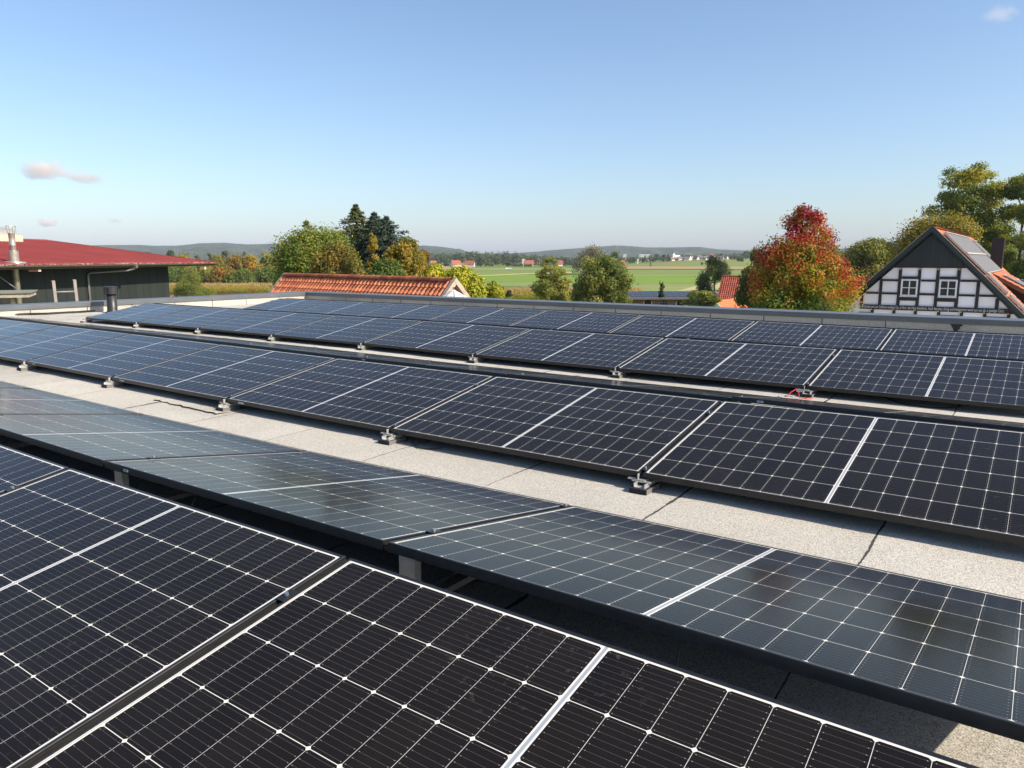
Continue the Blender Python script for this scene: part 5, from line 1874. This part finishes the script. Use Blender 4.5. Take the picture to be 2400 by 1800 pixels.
# --- trees in the centre
tree('young_tree', 'young loose-crowned tree with a bare trunk in front of the maize, centre', 1292, 58, 603, 112, 1.6, 'cone', 'olive', 2900, 0.16, 58, 0.60, 115, lean=0.05, rt=0.07, flat=0.85, hid=92)
tree('round_tree', 'dense round green tree right of the young tree, centre', 1414, 54, 600, 130, 1.0, 'layer', 'olive', 8600, 0.175, 84, 0.44, 116, flat=0.85, tvar=0.2)
tree('upright_sapling', 'small dark upright tree with two bare shoots before the brick stable', 1552, 70, 666, 25, 3.7, 'column', 'dark', 620, 0.10, 9, 0.45, 117, rt=0.035,
     extra=lambda R, a, b: [(-0.14, 0, b + 0.12, 0.06, .5), (-0.15, 0, b + 0.30, 0.04, .5), (0.13, 0, b + 0.10, 0.06, .6), (0.14, 0, b + 0.24, 0.04, .6)])
tree('dark_tree', 'dark green spreading tree left of the autumn tree', 1677, 118, 603, 92, 2.0, 'dome', 'dark', 6200, 0.19, 36, 0.52, 118)
tree('cherry_tree', 'low umbrella-shaped tree with a dark trunk before the brick stable', 1648, 78, 678, 88, 2.9, 'layer', 'olive', 2600, 0.17, 34, 0.42, 119, flat=0.5, rt=0.16, lean=-0.2)
# --- around the red maple
tree('evergreen_tree', 'dark green tree behind the left side of the autumn tree', 1782, 46, 571, 118, 1.0, 'dome', 'green', 7800, 0.145, 40, 0.28, 120)
tree('evergreen_bush', 'very dark bush left of the autumn tree', 1741, 108, 622, 44, 1.0, 'round', 'dark', 2200, 0.15, 14, 0.25, 121)


def maple_tint(pos, t):
    h = (pos[:, 2] - 3.0) / 5.4
    k = 0.78 * np.clip(h, 0, 1) ** 1.15 + 0.14 * np.clip(pos @ np.array([RH[0], RH[1], 0]) / 2.4, -0.6, 1)
    blotch = 0.20 * np.sin(pos[:, 0] * 2.1 + 1.3) * np.sin(pos[:, 1] * 1.9 + 0.4) * np.sin(pos[:, 2] * 2.4) + 0.12 * np.sin(pos[:, 0] * 4.3) * np.sin(pos[:, 2] * 4.7 + 2)
    return t - 0.06 + k + blotch


tree('autumn_tree', 'pyramid-shaped tree turning from green to orange and deep red', 1880, 38, 487, 288, 0.6, 'cone', 'maple', 19000, 0.125, 130, 0.20, 122, tint_fn=maple_tint, tvar=0.11, hollow=0.35)
# --- behind the half-timbered house
tree('olive_tree', 'pale olive tree between the autumn tree and the half-timbered house', 2045, 108, 562, 185, 3.0, 'dome', 'olive', 19000, 0.30, 80, 0.78, 123, flat=0.75)
tree('golden_tree', 'golden brown round tree behind the house ridge', 2186, 82, 492, 215, 5.6, 'round', 'gold', 15000, 0.25, 80, 0.35, 124, tvar=0.14)
tree('tall_tree', 'tall spreading green tree rising behind the golden tree', 2268, 106, 390, 178, 5.5, 'layer', 'tall', 13000, 0.30, 84, 0.56, 125, flat=0.62, rt=0.35)
tree('tall_tree', 'tall loose tree at the right edge behind the chimney', 2388, 100, 408, 130, 5.0, 'layer', 'tall', 9000, 0.27, 60, 0.50, 126, flat=0.72, rt=0.28)
tree('dark_tree', 'dark tree filling in behind the chimney of the half-timbered house', 2322, 114, 520, 140, 3.5, 'round', 'tall', 9000, 0.28, 60, 0.30, 127)
# --- left: shrub before the maize, hedge trees behind it
tree('loose_shrub', 'loose olive shrub in front of the left maize field', 447, 125, 640, 94, 0.8, 'dome', 'olive', 5200, 0.19, 30, 0.42, 128, cat='shrub')
tree('loose_shrub', 'low reddish shrub at the foot of the left maize', 590, 165, 674, 60, 0.4, 'dome', 'brown', 1500, 0.2, 14, 0.5, 129, cat='shrub')
HEDGE = [  # px, depth, top, width, leaf, label
    (372, 259, 607, 76, 'olive', 'olive tree just showing above the barn eave in the autumn hedge line'),
    (430, 266, 600, 70, 'gold', 'gold-brown tree above the barn roof edge in the autumn hedge line'),
    (503, 251, 599, 66, 'gold', 'bright golden tree beyond the tip of the barn roof'),
    (548, 249, 600, 56, 'brown', 'bronze tree right of the bright golden tree in the autumn hedge line'),
    (583, 246, 601, 62, 'gold', 'yellow-orange tree with a rounded top in the middle of the autumn hedge line'),
    (625, 254, 594, 54, 'olive', 'yellow-green tree in the autumn hedge line next to the big bushy tree'),
    (655, 244, 600, 46, 'gold', 'golden tree half hidden by the big bushy green tree'),
    (408, 224, 627, 84, 'green', 'dark olive bush at the left end of the hedge foot'),
    (468, 221, 624, 72, 'olive', 'rounded olive bush behind the loose shrub in the hedge foot'),
    (520, 218, 624, 62, 'brown', 'tan-tipped bush in the middle of the hedge foot'),
    (568, 217, 634, 70, 'green', 'low grey-green bush at the maize in the hedge foot'),
    (622, 219, 630, 64, 'green', 'dark bush at the right end of the hedge foot'),
]
for k, (px, dp, tp, wd_, lf, lb) in enumerate(HEDGE):
    tree('hedge_tree' if k < 7 else 'hedge_bush', lb, px, dp, tp - 1, wd_ * 1.3, 0.3, 'dome', lf, 6400, 0.58, 40, 0.50, 200 + k, cat='tree' if k < 7 else 'bush', group='autumn hedge line behind the left maize')
for k, (px, dp, tp, wd_, lf, lb) in enumerate([
    (221, 390, 575, 26, 'far', 'dark tree top showing over the barn ridge, far left'),
    (298, 397, 584, 28, 'far', 'dark tree top over the barn verge, second from left'),
    (344, 405, 587, 34, 'far', 'dark tree top over the barn verge, third from left'),
    (399, 393, 587, 36, 'far', 'dark olive tree top above the hedge line beside the barn verge'),
    (434, 393, 590, 30, 'olive', 'olive tree top above the hedge line'),
    (462, 412, 593, 30, 'taupe', 'grey-green tree top above the hedge line'),
    (488, 435, 590.5, 20, 'far', 'small round dark tree against the hills, left'),
    (529, 435, 587, 33, 'far', 'large round dark tree against the hills, middle left'),
    (573, 435, 589.5, 18, 'far', 'small round dark tree against the hills, right of the large one'),
    (618, 420, 591, 30, 'rust', 'reddish tree against the hills beside the big bushy tree'),
    (640, 427, 588, 20, 'rust', 'dark red tree top beside the big bushy tree'),
    (1391, 382, 579, 108, 'taupe', 'large grey-brown round tree far behind the round green tree'),
    (1440, 405, 592, 44, 'far', 'dark tree right behind the large grey-brown tree'),
]):
    tree('distant_tree', lb, px, dp, tp, wd_, 0.6, 'dome', lf, 1500 if wd_ < 60 else 5200, 0.80, 20 if wd_ < 60 else 44, 0.45, 240 + k)

# --- distant woods and village trees
rng = np.random.default_rng(77)
lob = []
for x in np.arange(925, 1475, 3.2):
    dd = rng.uniform(880, 1250)
    base = np.interp(x, [925, 1010, 1100, 1180, 1300, 1475], [592, 596, 593, 594, 603, 606])
    top_ = base + rng.normal(0, 2.2)
    p = pt(x, 605, dd)
    zt_ = EYE + (604.6 - top_) / FPX * dd
    for h in np.linspace(0.25, 1, 4):
        r = rng.uniform(3.0, 5.6)
        lob.append((p[0] + rng.normal(0, 1.2), p[1] + rng.normal(0, 1.2), -2.7 + max(1.5, (zt_ + 2.7 - r * .8) * h), r, 0.38 + 0.2 * rng.standard_normal()))
V, T = crown(lob, 42000, 1.75, rng, 1.0, 0.5)
w_ = np_mesh('distant_wood', V, np.arange(len(V)).reshape(-1, 4), LEAF['far'], None, False, {'tint': T})
tag(w_, 'long dark wood edge running along the plain under the hills', None, None, 'stuff')
lob = []
for x in np.arange(1440, 2420, 3.4):
    dd = rng.uniform(1150, 1400)
    p = pt(x, 605, dd)
    g0 = float(gh(p[0], p[1]))
    top_ = np.interp(x, [1440, 1560, 1700, 1760, 2420], [603, 602, 600, 592, 590]) + rng.normal(0, 2.4)
    zt_ = EYE + (604.6 - top_) / FPX * dd
    for h in np.linspace(0.2, 1, 3):
        r = rng.uniform(3.2, 6.0)
        lob.append((p[0] + rng.normal(0, 2), p[1] + rng.normal(0, 2), g0 + max(1.5, (zt_ - g0 - r * .8) * h), r, 0.42 + 0.22 * rng.standard_normal()))
V, T = crown(lob, 36000, 1.95, rng, 1.0, 0.5)
w_ = np_mesh('distant_wood', V, np.arange(len(V)).reshape(-1, 4), LEAF['far'], None, False, {'tint': T})
tag(w_, 'trees and gardens massed around the village on the rise', None, None, 'stuff')

FT = [  # individually visible distant trees: px, depth, top, width, leaf
    (1043, 784, 603, 24, 'far'), (1068, 840, 596, 20, 'far'), (1082, 854, 600, 22, 'far'), (1128, 756, 600, 28, 'far'), (1146, 784, 606, 24, 'taupe'), (1166, 826, 604, 22, 'far'),
    (1192, 784, 614, 26, 'far'), (1215, 763, 620, 26, 'far'), (1238, 756, 621, 24, 'far'), (1262, 784, 604, 26, 'taupe'), (1284, 840, 602, 24, 'taupe'), (1330, 812, 606, 24, 'far'),
    (1481, 951, 602, 22, 'far'), (1511, 965, 599, 15, 'far'), (1523, 965, 600, 13, 'taupe'), (1537, 965, 595, 19, 'far'), (1556, 965, 597, 14, 'far'), (1567, 979, 597, 12, 'far'),
    (1668, 1064, 598, 14, 'far'), (1690, 1050, 594, 16, 'far'), (1722, 965, 592, 26, 'far'), (1733, 840, 602, 24, 'far'), (1748, 1064, 588, 18, 'far'),
    (1525, 637, 613.5, 6.5, 'far'), (1646, 658, 614, 9, 'far'), (1668, 658, 611, 8, 'far'),
]
for k, (px, dp, tp, wd_, lf) in enumerate(FT):
    lone = k >= len(FT) - 3
    lb = ['single small tree in the green field, left', 'single small round tree in the middle of the green field on the rise', 'small tree beside the dark spreading tree on the rise'][k - len(FT) + 3] if lone else \
        f'distant {"grey-brown" if lf == "taupe" else "dark green"} tree {"near the red-roofed farms" if px < 1400 else "by the village on the rise"}, number {k + 1 if px < 1400 else k - 11} counted from the left'
    tree('distant_tree', lb, px, dp, tp, wd_, 0.4 if not lone else 0.8, 'dome', lf, 520 if not lone else 200, 1.3 if not lone else 0.62, 14, 0.42, 300 + k, group='distant trees on the plain', rt=0.25 if not lone else 0.12)

# ------------------------------------------------------------------ maize
M['maize'] = mat_leaf('maize_leaf', [(0, (0.15, 0.11, 0.05)), (0.25, (0.21, 0.17, 0.055)), (0.5, (0.21, 0.215, 0.036)), (0.80, (0.33, 0.31, 0.05)), (0.86, (0.29, 0.20, 0.085)), (1, (0.38, 0.27, 0.12))], 0.45, 1.45)


def maize(label, x0, x1, dn, df, h, gap, seed):
    rng = np.random.default_rng(seed)
    pos = []
    for d in np.arange(dn, df, 0.75):
        xs_ = np.arange((x0 - 1200) / FPX * d, (x1 - 1200) / FPX * d, gap)
        for l in xs_:
            l2, d2 = l + rng.normal(0, 0.06), d + rng.normal(0, 0.1)
            pos.append((RH[0] * l2 + FH[0] * d2, RH[1] * l2 + FH[1] * d2))
    pos = np.array(pos)
    n = len(pos)
    gz = gh(pos[:, 0], pos[:, 1])
    V, T = [], []
    hs_ = h * rng.uniform(0.9, 1.08, n)
    for k in range(7):                      # leaves
        z = hs_ * (0.12 + 0.11 * k) + rng.normal(0, 0.05, n)
        a = rng.random(n) * 2 * math.pi
        dx, dy = np.cos(a), np.sin(a)
        L = rng.uniform(0.32, 0.55, n)
        w2 = 0.055
        c = np.stack([pos[:, 0], pos[:, 1], gz + z], -1)
        d = np.stack([dx, dy, np.full(n, 0.55)], -1)
        s = np.stack([-dy, dx, np.zeros(n)], -1)
        tip = c + d * L[:, None]
        tip2 = tip + np.stack([dx * L * .5, dy * L * .5, -L * .4], -1)
        V.append(np.stack([c - s * w2 * .5, tip - s * w2, tip2, tip + s * w2], 1).reshape(-1, 3))
        t = np.clip((0.10 if k < 2 else 0.42 + 0.06 * k) + rng.normal(0, 0.12, n), 0, 0.82)
        T.append(np.repeat(t, 4))
    for k in range(4):                      # tassels
        a = rng.random(n) * 2 * math.pi
        c = np.stack([pos[:, 0], pos[:, 1], gz + hs_ * 0.90], -1)
        e = c + np.stack([np.cos(a) * 0.16, np.sin(a) * 0.16, 0.34 * rng.uniform(.7, 1.2, n)], -1)
        s = np.stack([-np.sin(a), np.cos(a), np.zeros(n)], -1) * 0.045
        V.append(np.stack([c - s, e - s * .6, e + s * .6, c + s], 1).reshape(-1, 3))
        T.append(np.repeat(np.clip(0.92 + rng.normal(0, 0.05, n), 0.86, 1), 4))
    V = np.concatenate(V)
    o = np_mesh('maize', V, np.arange(len(V)).reshape(-1, 4), M['maize'], None, False, {'tint': np.concatenate(T)})
    return tag(o, label, None, None, 'stuff')


maize('ripe maize with tan tops, left behind the loose shrub', 335, 700, 174, 190, 2.25, 0.30, 31)
maize('ripe maize with tan tops, centre, between the yellow shrubs and the round tree', 1150, 1500, 141, 154, 2.4, 0.22, 32)
field('maize_ground', 'dry ground under the left maize', [(330, 665), (705, 665)], [(330, 701), (705, 701)], 330, 705, M['soil'], 0.10, 4, 12)

# ------------------------------------------------------------------ far farms and the village
def gable_house(name, label, px, depth, base, w, h, roof_h, wall, roof, turn, group=None, length=None, chim=False):
    """w, h, roof_h in photo pixels at that depth; turn: angle of the ridge to the picture plane"""
    k = depth / FPX
    p = pt(px, 605, depth)
    g0 = float(gh(p[0], p[1]))
    t = thing(name, label, 'house', (p[0], p[1], g0), -YAW + turn, group)
    W_, H_, RH_ = w * k, max(1.0, EYE + (604.6 - base) * k - g0) if base else 0, roof_h * k
    H_ = h * k + max(0.0, EYE + (604.6 - base) * k - g0)
    L_ = (length or w * 0.9) * k
    MB().prism([(-L_ / 2, -W_ / 2, -1), (-L_ / 2, W_ / 2, -1), (-L_ / 2, W_ / 2, H_), (-L_ / 2, 0, H_ + RH_), (-L_ / 2, -W_ / 2, H_)], (L_, 0, 0)).build('wall', M[wall], t)
    mb = MB()
    e = 0.35
    for s in (-1, 1):
        a = np.array([-L_ / 2 - e, 0, H_ + RH_ + 0.16])
        b_ = np.array([-L_ / 2 - e, s * (W_ / 2 + e), H_ - e * RH_ / (W_ / 2) + 0.16])
        mb.prism([a, b_, b_ + np.array([0, 0, -.14]), a + np.array([0, 0, -.14])], (L_ + 2 * e, 0, 0))
    rf = mb.build('roof', M[roof], t)
    if chim:
        MB().box((L_ * .1, -0.3, H_ + RH_ - 0.3), (L_ * .1 + 0.6, 0.3, H_ + RH_ + 0.9)).build('chimney', M['brick'], rf)
    wm = MB()
    for s in (-1, 1):
        for q in (-0.22, 0.22):
            wm.box((s * (L_ / 2 + 0.02) - 0.03, q * W_ - 0.5, H_ * 0.35), (s * (L_ / 2 + 0.02) + 0.03, q * W_ + 0.5, H_ * 0.35 + 1.2))
    wm.build('window', M['win_glass'], t)
    return t


FG = 'red-roofed farmhouses on the plain'
gable_house('farmhouse', 'red-roofed house with a white gable, leftmost of the farms', 1015, 754, 624, 13, 5, 8, 'white_wall', 'far_red_roof', 0.45, FG, 14)
gable_house('farmhouse', 'white gable with a small red edge between two trees, second farm from the left', 1040, 812, 623, 11, 5, 7, 'white_wall', 'far_red_roof', 1.1, FG, 8)
gable_house('farmhouse', 'farmhouse with the largest red roof and white right-hand gable among the farms', 1068, 725, 626, 17, 5, 10, 'white_wall', 'far_red_roof', 0.55, FG, 22)
gable_house('farmhouse', 'long red-roofed house right of the largest farmhouse', 1101, 732, 625, 13, 6, 8, 'white_wall', 'far_red_roof', -0.15, FG, 22)
gable_house('farmhouse', 'small dark red shed roof between the two main farmhouses', 1085, 746, 624, 9, 3, 5, 'brick', 'brown_roof', 0.2, FG, 9)
gable_house('farmhouse', 'red-roofed farm left of the young tree', 1240, 783, 623, 15, 4, 9, 'cream_wall', 'far_red_roof', 0.15, FG, 22)
gable_house('farmhouse', 'low beige farm building beside the red-roofed farm left of the young tree', 1217, 775, 624, 9, 4, 2, 'cream_wall', 'brown_roof', 0.1, FG, 24)
gable_house('farmhouse', 'red-roofed house seen between the young tree and the round tree', 1311, 790, 624, 13, 5, 8, 'white_wall', 'far_red_roof', 0.1, FG, 15)
gable_house('farmhouse', 'dark red barn right behind the round green tree', 1457, 696, 624, 15, 5, 9, 'brick', 'far_red_roof', 0.25, FG, 15)


def block(name, label, px, depth, x0, x1, y0, y1, wall, cat='building'):
    k = depth / FPX
    p = pt(px, 605, depth)
    g0 = float(gh(p[0], p[1]))
    t = thing(name, label, cat, (p[0], p[1], g0), -YAW)
    L_ = (x1 - x0) * k
    z1 = EYE + (604.6 - y0) * k - g0
    MB().box((-L_ / 2, 0, 0), (L_ / 2, L_ * .5, z1)).build('wall', M[wall], t)
    MB().box((-L_ / 2 - 0.2, -0.2, z1 + .002), (L_ / 2 + 0.2, L_ * .5 + 0.2, z1 + 0.5)).build('roof_edge', M['white_trim'], t)
    wm = MB()
    n_ = max(2, int(L_ / 3.5))
    for r in range(2):
        for j in range(n_):
            x = -L_ / 2 + (j + 0.3) * L_ / n_
            wm.box((x, -0.05, z1 - 2.6 - 3 * r), (x + L_ / n_ * .4, -0.002, z1 - 1.4 - 3 * r))
    wm.build('window', M['grey_roof'], t)
    return t


block('white_block', 'large white flat-roofed block on the village edge', 1511, 1350, 1499, 1524, 597, 606, 'white_wall')
block('white_block', 'small white cube-shaped building left of the large white block', 1464.5, 1350, 1461, 1468, 596.5, 604, 'white_wall')
block('white_block', 'small white building part above the farm left of the young tree', 1227, 860, 1223.5, 1230.5, 608, 616, 'white_wall')
# white chapel-like post house by the track
block('white_block', 'tiny white building at the field track below the village', 1495, 820, 1493.5, 1497, 608, 617, 'white_wall')
# church
k_ = 1120 / FPX
cpp = pt(1578, 605, 1120)
g0 = float(gh(cpp[0], cpp[1]))
chu = thing('church', 'white church tower with a dark pointed cap on the village skyline', 'church', (cpp[0], cpp[1], g0), -YAW + 0.3)
zt_ = EYE + (604.6 - 594) * k_ - g0
za_ = EYE + (604.6 - 589) * k_ - g0
MB().box((-1.9, -1.9, 0), (1.9, 1.9, zt_)).build('tower', M['white_wall'], chu)
MB().add([(-2.2, -2.2, zt_), (2.2, -2.2, zt_), (2.2, 2.2, zt_), (-2.2, 2.2, zt_), (0, 0, za_ + .6)], [(0, 1, 4), (1, 2, 4), (2, 3, 4), (3, 0, 4), (3, 2, 1, 0)]).build('tower_cap', M['grey_roof'], chu)
MB().prism([(2, -3.5, 0), (2, 3.5, 0), (2, 3.5, zt_ * .45), (2, 0, zt_ * .75), (2, -3.5, zt_ * .45)], (9, 0, 0)).build('nave', M['white_wall'], chu)
rgv = random.Random(9)
xs_v = [1568, 1574, 1589, 1596, 1602, 1609, 1614, 1620, 1627, 1631, 1637, 1643, 1648, 1655, 1662, 1676, 1684, 1701, 1592, 1606, 1618, 1624, 1634, 1640, 1652, 1659, 1690, 1696]
VG = 'houses of the village on the rise'
for k, x in enumerate(sorted(xs_v)):
    dp = rgv.uniform(1010, 1120)
    rf = rgv.choice(['grey_roof', 'brown_roof', 'far_red_roof', 'grey_roof', 'brown_roof'])
    wl = rgv.choice(['white_wall', 'white_wall', 'cream_wall'])
    nm = {'grey_roof': 'grey', 'brown_roof': 'brown', 'far_red_roof': 'red'}[rf]
    base = np.interp(x, [1560, 1620, 1716], [612.5, 610.5, 608])
    side = f'number {2 - k} left of the church tower' if k < 2 else f'number {k - 1} right of the church tower'
    big = x == 1614
    gable_house('village_house', f'{nm}-roofed {"white" if wl == "white_wall" else "cream"} village house, {side}', x, dp, base, rgv.uniform(8, 10.5) * (1.5 if big else 1), rgv.uniform(2.5, 4), rgv.uniform(4, 5.5) * (1.5 if big else 1), wl, rf, rgv.uniform(-0.9, 0.9), VG, rgv.uniform(8, 13), chim=(k % 3 == 0))
gable_house('village_house', 'red-roofed village house standing highest at the right of the village', 1668.5, 1090, 607, 11, 5, 6, 'cream_wall', 'far_red_roof', 0.5, VG, 9)
# two white trailers parked by the track under the farms
for (px, wd_, lb) in ((1188.5, 7.5, 'larger white trailer parked at the edge of the pasture under the farms'), (1196.5, 4, 'smaller white trailer parked right of the larger one under the farms')):
    p = on_land(px, 632.5)
    d = float(FH @ p[:2])
    k_ = d / FPX
    t = thing('trailer', lb, 'trailer', (p[0], p[1], p[2]), -YAW, 'white trailers under the farms')
    W_ = wd_ * k_
    MB().prism([(-W_ / 2, 0, 0.45), (W_ / 2, 0, 0.45), (W_ / 2, 0, 1.25), (W_ / 2 - .2, 0, 1.45), (-W_ / 2 + .2, 0, 1.45), (-W_ / 2, 0, 1.25)], (0, 1.6, 0)).build('body', M['white_trim'], t)
    for s in (-0.15, 0.15):
        MB().tube([(s * W_, -0.12, 0.32), (s * W_, 0.02, 0.32)], 0.31, 12).build('wheel', M['rubber'], t)
    MB().tube([(W_ / 2, 0.8, 0.5), (W_ / 2 + 0.8, 0.8, 0.42)], 0.05, 6).build('drawbar', M['zinc'], t)

# ------------------------------------------------------------------ clouds, far above and behind the hazy air
def cloud(label, px, py, w, h, dist, dens, seed, tilt=0.0):
    n = NT('cloud_vapour')
    n.t.nodes.remove(n.b)
    pv = n.new('ShaderNodeVolumePrincipled')
    pv.inputs['Color'].default_value = (1, 0.94, 0.88, 1)
    pv.inputs['Anisotropy'].default_value = 0.2
    co = n.coord('Object')
    ln = n.new('ShaderNodeVectorMath')
    ln.operation = 'LENGTH'
    n.lk(co, ln.inputs[0])
    f = n.m('SUBTRACT', 1.0, ln.outputs['Value'], clamp=True)
    mp = n.new('ShaderNodeMapping')
    mp.inputs['Location'].default_value = (seed * 3.1, seed * 1.7, seed)
    mp.inputs['Scale'].default_value = (1.0, 1.0, 0.6)
    n.lk(co, mp.inputs[0])
    nz = n.noise(2.6, 5, 0.62, mp.outputs[0])
    v = n.m('SUBTRACT', n.m('MULTIPLY_ADD', f, 0.75, nz), 0.66, clamp=True)
    n.lk(n.m('MULTIPLY', v, dens), pv.inputs['Density'])
    n.lk(pv.outputs[0], n.out.inputs['Volume'])
    mb = MB()
    prof_ = [(max(0.001, math.sin(math.pi * k / 14)), -math.cos(math.pi * k / 14)) for k in range(15)]
    mb.lathe((0, 0, 0), prof_, 28)
    p = pt(px, py, dist)
    o = mb.build('cloud', n.mat)
    o.location = p
    k = dist / FPX
    o.scale = (w * k / 2, w * k / 2.4, h * k / 2)
    o.rotation_euler = (0, tilt, -YAW)
    return tag(o, label, 'cloud', 'small fair-weather clouds')


cloud('small puffy cloud, the brightest, upper left', 102, 399, 130, 62, 6500, 0.035, 1)
cloud('thin cloud wisp trailing right from the bright puffy cloud', 193, 416, 140, 38, 6700, 0.018, 2, 0.12)
cloud('tiny cloud low over the barn roof', 112, 522, 62, 30, 7800, 0.050, 3)
cloud('faint cloud shred left of the large green tree', 270, 518, 50, 20, 8000, 0.016, 4)
cloud('faint cloud wisp high at the right edge', 2343, 34, 120, 50, 6000, 0.005, 5)

# ------------------------------------------------------------------ hazy air round the whole scene
hz = MB().box((-6500, -260, -4), (2600, 6500, 190)).build('haze', None)
n = NT('hazy_air')
n.t.nodes.remove(n.b)
pv = n.new('ShaderNodeVolumePrincipled')
pv.inputs['Color'].default_value = (0.66, 0.72, 1.0, 1)
pv.inputs['Density'].default_value = 0.75e-4
pv.inputs['Anisotropy'].default_value = -0.1
n.lk(pv.outputs[0], n.out.inputs['Volume'])
hz.data.materials.clear()
hz.data.materials.append(n.mat)
hz['kind'] = 'stuff'
hz['label'] = 'thin blue haze over the plain'
